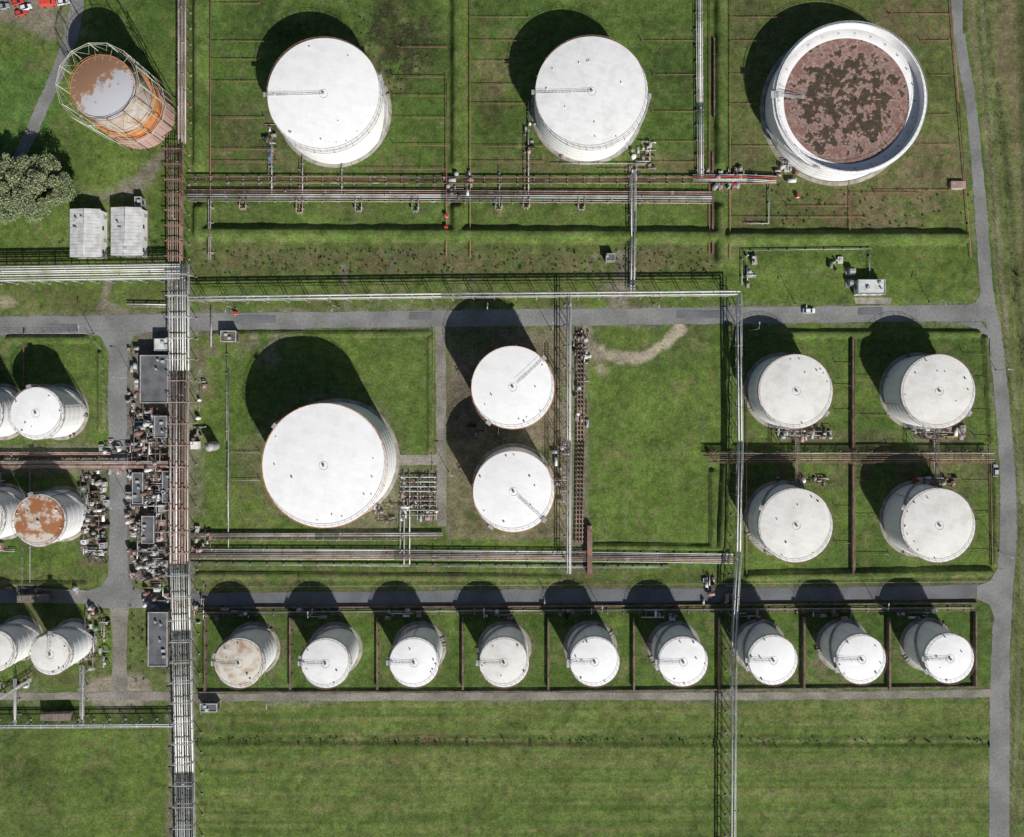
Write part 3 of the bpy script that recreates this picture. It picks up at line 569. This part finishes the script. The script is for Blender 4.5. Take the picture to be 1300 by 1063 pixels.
def fire(name,main,branches,z=.7,r=.1,m=RED):
    b=MB()
    allp=[main]+branches
    for q,pts in enumerate(allp):
        zz=z if q else z+1.9 if z<1 and len(branches) and abs(main[0][0]-main[-1][0])<40 and main[0][1]<0 else z
        pp=[P(x,y,z) for x,y in pts]; rr=r*(1.35 if q==0 else .8)
        for a,c in zip(pp[:-1],pp[1:]):
            b.cyl(a,c,rr,m,5); L=(c-a).length; n=max(1,int(L/4.5)); d=(c-a).normalized(); s_=Vector((-d.y,d.x,0))
            for j in range(n+1):
                p=a.lerp(c,j/n); b.cyl((p.x,p.y,0),p,.05,m,4)
                if q>0 and j%2==0: b.cyl(p-s_*.7,p+s_*.7,.05,m,4); b.cyl(p,p+Vector((0,0,.8)),.05,m,4)
        if q>0: b.cyl(pp[-1]-Vector((0,0,.1)),pp[-1]+Vector((0,0,1.2)),.12,m,6)
    b.obj(name)
fire('fire_water_main',[(267,-80),(267,330)],[[(267,y),(x,y)] for y,x in ((5,330),(53,352),(76,330),(104,336),(150,336),(190,352),(206,352))],1.0)
fire('fire_water_main',[(567,100),(567,328)],[[(567,y),(x,y)] for y,x in ((60,505),(98,500),(122,500),(150,498),(185,500),(215,450))],1.2)
fire('fire_water_main',[(597,-80),(597,328)],[[(597,y),(x,y)] for y,x in ((22,672),(52,680),(78,672),(108,675),(132,668),(186,690),(206,690))],1.0)
fire('fire_water_main',[(901,-80),(901,322)],[[(883,y),(x,y)] for y,x in ((52,815),(95,830),(142,828),(180,830),(206,825))])
fire('fire_water_main',[(927,-80),(927,330)],[[(927,y),(x,y)] for y,x in ((22,1000),(52,980),(94,976),(132,976),(186,985),(276,1100))])
fire('fire_water_main',[(1200,-80),(1217,130),(1233,328)],[[(1207,y),(x,y)] for y,x in ((18,1130),(52,1170),(96,1182),(146,1178),(184,1165),(242,1110))])
fire('fire_water_main',[(1085,430),(1085,735)],[[(1085,y),(x,y)] for y,x in ((462,1062),(490,1062),(522,1062),(645,1062),(690,1062),(455,1130),(478,1125),(528,1128),(610,1128),(655,1125),(704,1130),(565,1128))],m=RUST)
fire('fire_water_main',[(948,430),(948,730)],[[(948,y),(x,y)] for y,x in ((450,965),(521,956),(650,958),(690,962))],m=RUST)
fire('fire_water_main',[(1256,430),(1260,720)],[[(1257,y),(x,y)] for y,x in ((450,1225),(480,1240),(522,1238),(555,1238),(612,1225),(652,1240),(700,1232))],m=RUST)
fire('fire_water_main',[(290,470),(290,700)],[[(290,y),(x,y)] for y,x in ((575,330),(610,330))],m=GREY)
fire('fire_water_main',[(1079,230),(1079,300)],[[(1079,245),(1165,245)],[(1079,262),(1000,262)]])
# ---------------------------------------------------------------- walls
def wall(pts,h=1.3,t=.4,m=BROWNW,name='containment_wall'):
    b=MB()
    for a,c in zip(pts[:-1],pts[1:]):
        p=P(*a);q=P(*c); L=(q-p).length; ang=math.atan2(q.y-p.y,q.x-p.x); mid=(p+q)/2; b.box((mid.x,mid.y,h/2),(L+t*.5,t,h),m,ang)
        b.box((mid.x,mid.y,h+.045),(L+t*.6,t+.14,.08),m,ang)
        n=int(L/5)
        for j in range(1,n): r=p.lerp(q,j/n); b.box((r.x,r.y,h/2-.05),(.5,t+.5,h-.1),m,ang)
    b.obj(name)
for x in (370,480,588,696,804,912,1019,1127): wall([(x,783),(x,873)],1.6,.5)
wall([(262,784),(262,875)],1.5); wall([(1236,776),(1236,870)],1.5); wall([(252,878),(700,877),(1240,871)],.8,.35,DCONC); wall([(252,771),(700,769),(1240,765)],.9,.35,BROWNW)
wall([(1081,430),(1081,572)],1.3); wall([(1081,592),(1081,732)],1.3)
wall([(748,668),(748,726)],2.0,1.6,RUST,'pipe_trench_cover')
wall([(904,196),(904,322)],1,.5,BROWNW); wall([(906,50),(906,150)],1,.3,BROWNW)
def fence(pts,h=1.9,name='wire_fence',m=GREY,sp=3.0):
    b=MB()
    for a,c in zip(pts[:-1],pts[1:]):
        p=P(*a);q=P(*c); L=(q-p).length; n=max(1,int(L/sp))
        for j in range(n+1): r=p.lerp(q,j/n); b.cyl((r.x,r.y,-.5),(r.x,r.y,h),.06,m,5)
        for z in (h*.35,h*.65,h*.97): b.cyl(p+Vector((0,0,z)),q+Vector((0,0,z)),.02,m,3)
    b.obj(name)
fence([(1238,-80),(1247,60),(1258,180),(1268,330),(1276,420),(1288,520),(1295,640),(1294,760),(1286,974),(1285,1250)])
fence([(2,424),(112,424),(133,446),(136,545)]); fence([(242,700),(246,975)],name='wire_fence'); fence([(30,660),(30,745),(110,750)],1.2)
fence([(248,745),(740,742),(1262,738)],1.0,'guard_rail',sp=4)
# ---------------------------------------------------------------- buildings
def building(name,x0,y0,x1,y1,h,roofm,wallm,gable=False,ang=0,doors=3,parapet=True,vents=3,seed=0):
    rnd=random.Random(seed+int(x0)); a=P(x0,y0,h); c=P(x1,y1,h); w=abs(c.x-a.x); d=abs(c.y-a.y); cen=((a.x+c.x)/2,(a.y+c.y)/2,0)
    e=empty(name,cen); e.rotation_euler[2]=ang
    b=MB(); b.box((0,0,h/2-.1),(w-.3,d-.3,h-.2),wallm); b.box((0,0,.1),(w+.1,d+.1,.2),CONC); b.obj('walls',e)
    b=MB()
    if gable:
        o=len(b.v); rh=.9; ov=.15
        for y in (-d/2-ov,d/2+ov):
            for x,z in ((-w/2-ov,h-.05),(0,h+rh),(w/2+ov,h-.05),(0,h-.2)): b.v.append((x,y,z))
        for f in ((0,4,5,1),(1,5,6,2),(0,3,7,4),(3,2,6,7),(0,1,2,3),(4,7,6,5)): b.face([o+i for i in f],roofm)
        for i in range(int(d/1.2)): 
            y=-d/2+i*1.2+.4
            for sg in(-1,1): b.cyl((sg*(w/2+ov),y,h),(0,y,h+rh+.03),.035,roofm,4,flat=True)
        b.cyl((0,-d/2-ov,h+rh+.03),(0,d/2+ov,h+rh+.03),.12,GREY,6)
    else:
        b.box((0,0,h-.05),(w,d,.2),roofm)
        if parapet:
            for sx,sy,lx,ly in ((0,d/2-.15,w,.25),(0,-d/2+.15,w,.25),(w/2-.15,0,.25,d-.56),(-w/2+.15,0,.25,d-.56)): b.box((sx,sy,h+.18),(lx,ly,.27),GREY)
    b.obj('roof',e)
    b=MB()
    for i in range(vents):
        x,y=rnd.uniform(-w*.35,w*.35),rnd.uniform(-d*.4,d*.4); zz=h+(.5 if gable else .05)
        if rnd.random()<.5: b.cyl((x,y,zz-.2),(x,y,zz+.8),.25,GREY,10); b.cyl((x,y,zz+.8),(x,y,zz+.95),.4,GREY,10)
        else: b.box((x,y,zz+.3),(1.1,.9,.7),GREY)
    b.obj('roof_vents',e)
    b=MB()
    for sg in (-1,1):
        n=max(1,int(w/3))
        for i in range(n):
            x=-w/2+(i+.5)*w/n; b.box((x,sg*(d/2-.13),h*.5),(1.2,.08,1.1),GLASS); b.box((x,sg*(d/2-.11),h*.5-.62),(1.4,.16,.08),WHITE)
        n=max(1,int(d/3.5))
        for i in range(n):
            y=-d/2+(i+.5)*d/n
            if i%2: b.box((sg*(w/2-.13),y,1.15),(.08,1.3,2.2),GREY)
            else: b.box((sg*(w/2-.13),y,h*.55),(.08,1.4,1.0),GLASS)
    b.obj('windows_and_doors',e)
building('shed',89,266,127,326,4.5,FELTL,WHITE,True); building('shed',141,264,179,324,4.5,FELTL,WHITE,True)
building('control_building',178,451,214,512,4.5,FELT,CONC); building('control_building',196,430,214,446,3.2,FELTL,WHITE,vents=1)
building('workshop_building',188,777,213,846,4.5,FELT,DCONC,vents=5)
building('pump_house',206,598,217,638,3.5,FELT,CONC); building('pump_house',168,600,182,640,3.4,FELT,DCONC)
building('substation_building',1089,355,1124,374,3.4,FELTL,WHITE,vents=3); 
building('kiosk',171,250,180,263,2.5,FELT,CONC,vents=1); building('kiosk',769,322,781,332,2.4,FELT,DCONC,vents=1); building('kiosk',280,420,300,434,2.8,DCONC,DCONC,vents=2)
building('kiosk',254,893,276,904,2.8,FELT,DCONC,vents=2); building('workshop_building',180,655,196,690,3.5,FELT,DCONC,vents=3)
building('kiosk',196,528,212,556,3.2,FELT,CONC,vents=2)
def clutter(name,x0,y0,x1,y1,n,seed,mx=4.0):
    rnd=random.Random(seed); b=MB(); ms=[GREY,GREY,PIPEG,PIPEW,RUST,RUST,PINK,DCONC,DCONC,CONC,CONC,WHITE,DARK,GREEN,YEL,BLUE,DRED]; w=ms
    for i in range(n):
        x,y=rnd.uniform(x0,x1),rnd.uniform(y0,y1); p=P(x,y); k=rnd.random(); m=rnd.choice(w[:13] if rnd.random()<.94 else w)
        if k<.3: sx,sy,h=rnd.uniform(.5,2.2),rnd.uniform(.5,2.6),rnd.uniform(.4,mx*.6); b.box((p.x,p.y,h/2),(sx,sy,h),m,rnd.choice([0,0,.1])); b.box((p.x,p.y,h+.12),(sx*.5,sy*.4,.25),GREY)
        elif k<.45: r=rnd.uniform(.3,.9); h=rnd.uniform(1,mx); b.lathe([(r,0),(r,h),(r*.6,h+r*.35),(.01,h+r*.45)],m,14,(p.x,p.y,0)); b.cyl((p.x,p.y,h),(p.x,p.y,h+.9),.08,GREY,5)
        elif k<.6: r=rnd.uniform(.3,.7); L=rnd.uniform(1.2,3); a=rnd.choice([0,math.pi/2]); d=Vector((math.cos(a),math.sin(a),0))*L/2; q=Vector((p.x,p.y,r+.5)); b.cyl(q-d,q+d,r,m,12); b.box((q-d*.6)-Vector((0,0,r*.6+.2)),(.3,.9,r+.5),CONC,a); b.box((q+d*.6)-Vector((0,0,r*.6+.2)),(.3,.9,r+.5),CONC,a)
        else:
            z=rnd.uniform(.4,mx*.8); L=rnd.uniform(2,9); a=rnd.choice([0,math.pi/2]); d=Vector((math.cos(a),math.sin(a),0))*L
            A=Vector((p.x,p.y,z)); B=A+d; B.x=min(max(B.x,P(x0,0).x),P(x1,0).x); B.y=min(max(B.y,P(0,y1).y),P(0,y0).y)
            r=rnd.uniform(.06,.18); b.cyl(A,B,r,m,6); b.cyl((A.x,A.y,0),A,r,m,6); b.cyl((B.x,B.y,0),B,r,m,6)
    b.obj(name)
clutter('pump_station',166,518,212,598,90,1); clutter('pump_station',166,600,212,735,180,2); clutter('pump_station',105,605,136,715,90,3,3)
clutter('process_piping',0,600,20,700,18,4,2); clutter('process_piping',165,440,177,520,16,5,2.5); clutter('process_piping',108,770,140,850,40,6,2.5)
clutter('process_piping',-20,745,100,752,16,7,2); clutter('process_piping',120,560,212,600,40,8,2.5); clutter('pump_station',184,700,214,775,40,9,3)
clutter('valve_station',985,542,1055,556,40,10,2); clutter('valve_station',1155,543,1222,556,40,11,2); clutter('valve_station',985,606,1050,616,16,12,1.6); clutter('valve_station',1160,606,1215,616,16,13,1.6)
clutter('valve_station',508,600,556,662,40,14,1.6); clutter('valve_station',560,222,600,256,22,15,2); clutter('valve_station',890,215,945,240,34,16,2.5); clutter('valve_station',985,205,1010,232,16,17,2)
clutter('valve_station',726,420,748,545,36,18,1.6); clutter('valve_station',704,560,720,640,24,19,1.6); clutter('valve_station',795,182,832,228,26,20,1.6); clutter('valve_station',944,325,958,362,16,21,2)
clutter('valve_station',244,480,262,560,14,22,2); clutter('process_piping',246,672,270,700,16,23,2); clutter('valve_station',890,730,935,765,20,24,2); clutter('valve_station',1050,330,1068,350,6,25,2)
for i,x in enumerate((262,372,484,590,698,806,914,1021,1129)): clutter('valve_station',x+8,772,x+60,784,13,30+i,1.4)
clutter('valve_station',246,740,262,800,14,45,2); clutter('process_piping',0,866,40,876,8,46,1.5); clutter('valve_station',335,150,350,215,12,47,1.3); clutter('valve_station',665,135,676,215,10,48,1.3)
clutter('valve_station',476,640,512,664,22,49,1.5); clutter('valve_station',600,540,640,552,10,50,1.2)
b=MB()
for i in range(9):
    y=606+i*6; a=P(508,y,.9); c=P(554,y,.9); b.cyl(a,c,.15,random.choice([PIPEG,PIPEW,PIPEW,RUST]),8)
    for j in range(5): x=514+j*8+random.uniform(-2,2); q=P(x,y,.9); b.cyl(q-Vector((.2,0,0)),q+Vector((.2,0,0)),.28,random.choice([RUST,GREY,PINK]),8); b.cyl(q,q+Vector((0,0,.8)),.06,GREY,5); b.cyl(q+Vector((0,0,.8)),q+Vector((0,0,.86)),.25,GREY,10)
for x in (530,545,554): b.cyl(P(x,602,.7),P(x,660,.7),.12,PIPEG,6)
for x in (512,534,552): b.box(P(x,632,.3),(.4,16,.5),CONC)
b.obj('pipe_manifold')
def transformer(x,y):
    b=MB(); p=P(x,y); b.box((p.x,p.y,.15),(3.4,2.8,.3),CONC); b.box((p.x,p.y,1.3),(2.0,1.4,2.0),GREY)
    for sg in(-1,1):
        for i in range(6): b.box((p.x-0.8+i*.32,p.y+sg*.95,1.2),(.08,.45,1.5),GREY)
    for i in range(3): b.cyl((p.x-.6+i*.6,p.y,2.3),(p.x-.6+i*.6,p.y,3.0),.1,CONC,8)
    b.obj('transformer')
transformer(1079,345); transformer(1079,360)
def walkway(a,c,z,name='walkway'):
    b=MB(); A=P(*a,z);B=P(*c,z); d=(B-A).normalized(); s_=Vector((-d.y,d.x,0))*.6
    for sg in(-1,1):
        b.beam(A+s_*sg,B+s_*sg,.12,.25,RUST); b.cyl(A+s_*sg+Vector((0,0,1.1)),B+s_*sg+Vector((0,0,1.1)),.04,RUST,4)
    n=int((B-A).length/.6)
    for i in range(n+1):
        p=A.lerp(B,i/n); b.cyl(p-s_,p+s_,.06,GREY,4)
        if i%3==0:
            for sg in(-1,1): b.cyl(p+s_*sg,p+s_*sg+Vector((0,0,1.1)),.035,RUST,4)
        if i%12==6:
            for sg in(-1,1): b.cyl((p+s_*sg).xy.to_3d(),p+s_*sg,.12,RUST,6)
    b.obj(name)
walkway((1012,543),(1012,622),9); walkway((1190,545),(1190,622),9); walkway((715,470),(715,640),8)
# ---------------------------------------------------------------- vehicles
def paint(n,c): return mat('paint_'+n,c,tuple(x*.95 for x in c),.5,.3,fineamt=.02)
def car(x,y,ang,color,name='parked_car',L=4.4,W=1.8,van=False):
    p=P(x,y); e=empty(name,(p.x,p.y,.035)); e.rotation_euler[2]=ang; pm=paint('%s'%str(color),color)
    if van: st=[(-.5,.35,.8,.86),(-.49,.35,1.9,.92),(-.3,.35,2.0,.94),(.2,.35,2.0,.94),(.32,.35,1.35,.92),(.47,.35,1.0,.88),(.5,.4,.7,.8)]
    else: st=[(-.5,.35,.75,.84),(-.47,.3,.95,.94),(-.2,.28,1.0,.96),(.15,.28,.98,.96),(.3,.3,.92,.95),(.46,.32,.78,.9),(.5,.38,.6,.8)]
    b=MB(); o=len(b.v)
    for s,z0,z1,w in st:
        for yy,zz in ((-w,z0),(-w,z1*.8),(-w*.88,z1),(w*.88,z1),(w,z1*.8),(w,z0)): b.v.append((s*L,yy*W/2,zz))
    for k in range(len(st)-1):
        for i in range(6): j=(i+1)%6; b.face([o+k*6+j,o+k*6+i,o+(k+1)*6+i,o+(k+1)*6+j],pm,False)
    b.face([o+i for i in range(6)],pm); n6=o+(len(st)-1)*6; b.face([n6+i for i in reversed(range(6))],pm); b.obj('body',e)
    if not van:
        b=MB(); o=0; cs=[(-.44,.96,.84),(-.3,1.42,.7),(.05,1.46,.7),(.24,.97,.84)]
        for s,z,w in cs:
            for yy in (-w,w): b.v.append((s*L,yy*W/2,z))
        b.face([0,2,3,1],GLASS); b.face([2,4,5,3],pm); b.face([4,6,7,5],GLASS); b.face([0,6,4,2],GLASS); b.face([1,3,5,7],GLASS); b.obj('cabin',e)
    else:
        b=MB(); b.box((.27*L,0,1.72),(.1*L,W*.8,.1),GLASS); b.obj('windscreen',e)
    b=MB()
    for sx in (-.31,.31):
        for sy in (-1,1): b.cyl((sx*L,sy*(W/2-.22),.33),(sx*L,sy*(W/2-.01),.33),.33,TYRE,14)
    b.obj('wheels',e)
car(1026,395,0.02,(.8,.8,.8),'car'); car(1262,597,1.55,(.5,.5,.5),'car'); car(24,4,.3,(.55,.06,.05)); car(34,11,.3,(.75,.75,.75)); car(28,18,.3,(.5,.07,.05)); car(63,6,.1,(.6,.08,.06),van=True,L=5.4,W=2)
car(6,10,.2,(.3,.32,.35)); car(82,4,.2,(.75,.75,.73))
def trailer(x,y,ang=0):
    p=P(x,y); e=empty('trailer',(p.x,p.y,0)); e.rotation_euler[2]=ang
    b=MB(); b.box((0,0,2.0),(10.5,2.5,2.0),mat('tarp',(.22,.19,.16),(.15,.12,.1),.5)); 
    for i in range(9): b.cyl((-4.8+i*1.2,-1.27,3.0),(-4.8+i*1.2,1.27,3.0),.07,BROWNW,4)
    b.box((0,0,.85),(10.6,2.2,.2),DCONC)
    b.obj('box',e); b=MB()
    for s in (-4,-2.8,3.6):
        for t in (-1,1): b.cyl((s,t*.8,.5),(s,t*1.1,.5),.5,TYRE,14)
    b.cyl((5.3,0,.8),(6.6,0,.8),.08,DCONC,6); b.obj('chassis',e)
trailer(77,906,.03); trailer(48,757.5,0.0)
def cabinet(x,y,sx=1.2,sy=.8,h=1.4,m=DRED,name='fire_hose_cabinet'):
    p=P(x,y); b=MB(); b.box((p.x,p.y,h/2+.1),(sx,sy,h),m); b.box((p.x,p.y,h+.14),(sx+.15,sy+.15,.08),m); b.box((p.x,p.y,.05),(sx+.3,sy+.3,.1),CONC); b.box((p.x,p.y-sy/2-.02,h*.55),(sx*.7,.04,h*.7),WHITE); b.obj(name)
for x,y in ((567,275),(567,290),(932,222),(932,236),(900,575),(300,398),(205,590),(744,700),(1012,250)): cabinet(x,y)
cabinet(1214,236,5,2.5,1,PINK,'valve_pit'); cabinet(250,565,2.5,2.5,2,WHITE,'equipment_cabinet')
b=MB(); p=P(273,566); b.lathe([(1.7,0),(1.7,4.5),(1.3,5.2),(.5,5.5),(.01,5.55)],PIPEG,24,(p.x,p.y,0)); b.cyl((p.x,p.y,5.4),(p.x,p.y,6.4),.15,GREY,6); b.ringpipe(1.75,4.6,.07,RUST,24,(p.x,p.y)); b.obj('water_vessel')
def lamp(x,y,h=9,ang=0):
    b=MB(); p=P(x,y); b.cyl((p.x,p.y,0),(p.x,p.y,h),.12,GREY,8,r1=.07); d=Vector((math.cos(ang),math.sin(ang),0)); t=Vector((p.x,p.y,h)); b.cyl(t,t+d*1.6+Vector((0,0,.25)),.06,GREY,6); b.box(t+d*1.9+Vector((0,0,.25)),(.9,.35,.15),GREY,ang); b.box((p.x,p.y,.15),(.5,.5,.3),CONC); b.obj('street_lamp')
for x,y,a in ((300,392,4.7),(430,391,4.7),(620,388,4.7),(830,387,4.7),(1010,386,4.7),(1180,384,4.7),(1264,470,3.1),(1268,700,3.1),(170,480,3.1),(166,640,3.1),(120,425,1.5),(400,774,1.5),(760,768,1.5),(1110,764,1.5),(350,877,4.7),(690,748,4.7),(570,600,0),(700,420,1.5),(952,420,1.5),(202,560,0),(136,700,0)): lamp(x,y,9,a)
# ---------------------------------------------------------------- vegetation
def leafm(n,a,b_): return mat(n,a,b_,.35,.8,fine=1.5,fineamt=.35)
def crown(b,cx,cy,cz,blobs,nl,size,m,rnd):
    for bx,by,bz,br in blobs:
        for i in range(nl):
            u=rnd.gauss(0,1);v=rnd.gauss(0,1);w=rnd.gauss(0,1); l=math.sqrt(u*u+v*v+w*w) or 1; rr=br*(rnd.random()**.45)
            c=Vector((cx+bx+u/l*rr,cy+by+v/l*rr,cz+bz+w/l*rr*.75))
            a=Vector((rnd.gauss(0,1),rnd.gauss(0,1),rnd.gauss(0,.5))).normalized(); q=a.cross(Vector((rnd.gauss(0,1),rnd.gauss(0,1),rnd.gauss(0,1)))).normalized(); s_=size*rnd.uniform(.5,1.2)
            o=len(b.v); 
            for k in ((-1,-.0),(0,-.5),(1,0),(0,.5)): b.v.append(tuple(c+a*s_*k[0]+q*s_*k[1]))
            b.face([o,o+1,o+2,o+3],m[rnd.randrange(len(m))])
def tree(x,y,R,h,m,seed,name='tree',nl=420,nb=26,size=.38):
    rnd=random.Random(seed); p=P(x,y); e=empty(name,(p.x,p.y,0)); b=MB()
    b.cyl((0,0,0),(0,0,h*.4),R*.07,BARK,10,r1=R*.05); blobs=[]
    for i in range(nb):
        a=rnd.uniform(0,6.28); r=R*.82*math.sqrt(rnd.random()); z=h*(.4+.45*(1-(r/R)**2))*rnd.uniform(.75,1.15); br=R*rnd.uniform(.13,.26)
        X,Y=r*math.cos(a),r*math.sin(a); blobs.append((X,Y,z,br)); b.cyl((0,0,h*rnd.uniform(.2,.4)),(X,Y,z),R*.025,BARK,5,r1=R*.008)
    b.obj('trunk_and_limbs',e); b=MB(); crown(b,0,0,0,blobs,nl,size,m,rnd); b.obj('foliage',e)
WIL=[leafm('willow_leaf',(.22,.27,.13),(.14,.18,.08)),leafm('willow_leaf_pale',(.34,.37,.23),(.23,.27,.15))]
OAK=[leafm('leaf_green',(.07,.12,.03),(.04,.075,.02)),leafm('leaf_green2',(.09,.13,.04),(.06,.09,.025))]
tree(68,246,12.5,14,WIL,1,'willow_tree',380,46,.36); tree(26,250,12,14,WIL,2,'willow_tree',380,38,.36); tree(-20,215,9,12,OAK,3,'tree'); 
tree(18,222,8,12,WIL,9,'willow_tree',300,18,.33)
rnd=random.Random(5); b=MB()
spots=[]
for i in range(260): spots.append((rnd.uniform(255,905),rnd.uniform(316,348),rnd.uniform(.25,.6)))
for i in range(90): y=rnd.uniform(100,1050); spots.append((float(np.interp(y,[-100,30,130,230,390,500,640,740,974],[1213,1218,1232,1243,1256,1272,1280,1277,1268]))+36+rnd.uniform(-3,4),y,rnd.uniform(.5,1.3)))
for i in range(60): spots.append((rnd.uniform(60,210),rnd.uniform(300,332),rnd.uniform(.4,1.0)))
for i in range(50): spots.append((rnd.uniform(165,216),rnd.uniform(640,875),rnd.uniform(.3,.8)))
for i in range(140): spots.append((rnd.uniform(245,1250),rnd.gauss(941,2.5),rnd.uniform(.2,.5)))
for i in range(120): spots.append((rnd.uniform(440,555),rnd.uniform(0,120),rnd.uniform(.3,.6)))
for i in range(80): spots.append((rnd.uniform(960,1230),rnd.uniform(235,288),rnd.uniform(.25,.5)))
for x,y,r in spots:
    p=P(x,y); crown(b,p.x,p.y,r*.5,[(0,0,0,r)],14,.3,OAK,rnd)
b.obj('shrubs')
# ---------------------------------------------------------------- light, sky, camera
el=math.radians(35.5); dirx,diry=.482,-.876
w=bpy.data.worlds.new("World"); SC.world=w; w.use_nodes=True; nt=w.node_tree; sky=nt.nodes.new('ShaderNodeTexSky'); sky.sky_type='NISHITA'; sky.sun_disc=False
sky.sun_elevation=el; sky.sun_rotation=math.atan2(dirx,diry); nt.links.new(sky.outputs[0],nt.nodes['Background'].inputs[0]); nt.nodes['Background'].inputs[1].default_value=.055
l=bpy.data.lights.new('sun','SUN'); l.energy=5.0; l.angle=math.radians(.5); l.color=(1,.965,.915); lo=bpy.data.objects.new('sun',l); SC.collection.objects.link(lo)
lo.rotation_euler=Vector((-dirx*math.cos(el),-diry*math.cos(el),-math.sin(el))).to_track_quat('-Z','Y').to_euler()
cam=bpy.data.cameras.new('camera'); co=bpy.data.objects.new('camera',cam); SC.collection.objects.link(co); co.location=(0,0,H); co.rotation_euler=(0,0,0)
cam.sensor_width=36; cam.lens=36*(H/S)/1300; cam.shift_y=-(531.5-487)/1300; cam.clip_end=20000; cam.clip_start=1; SC.camera=co
SC.view_settings.view_transform='Standard'; SC.view_settings.look='None'; SC.view_settings.exposure=0
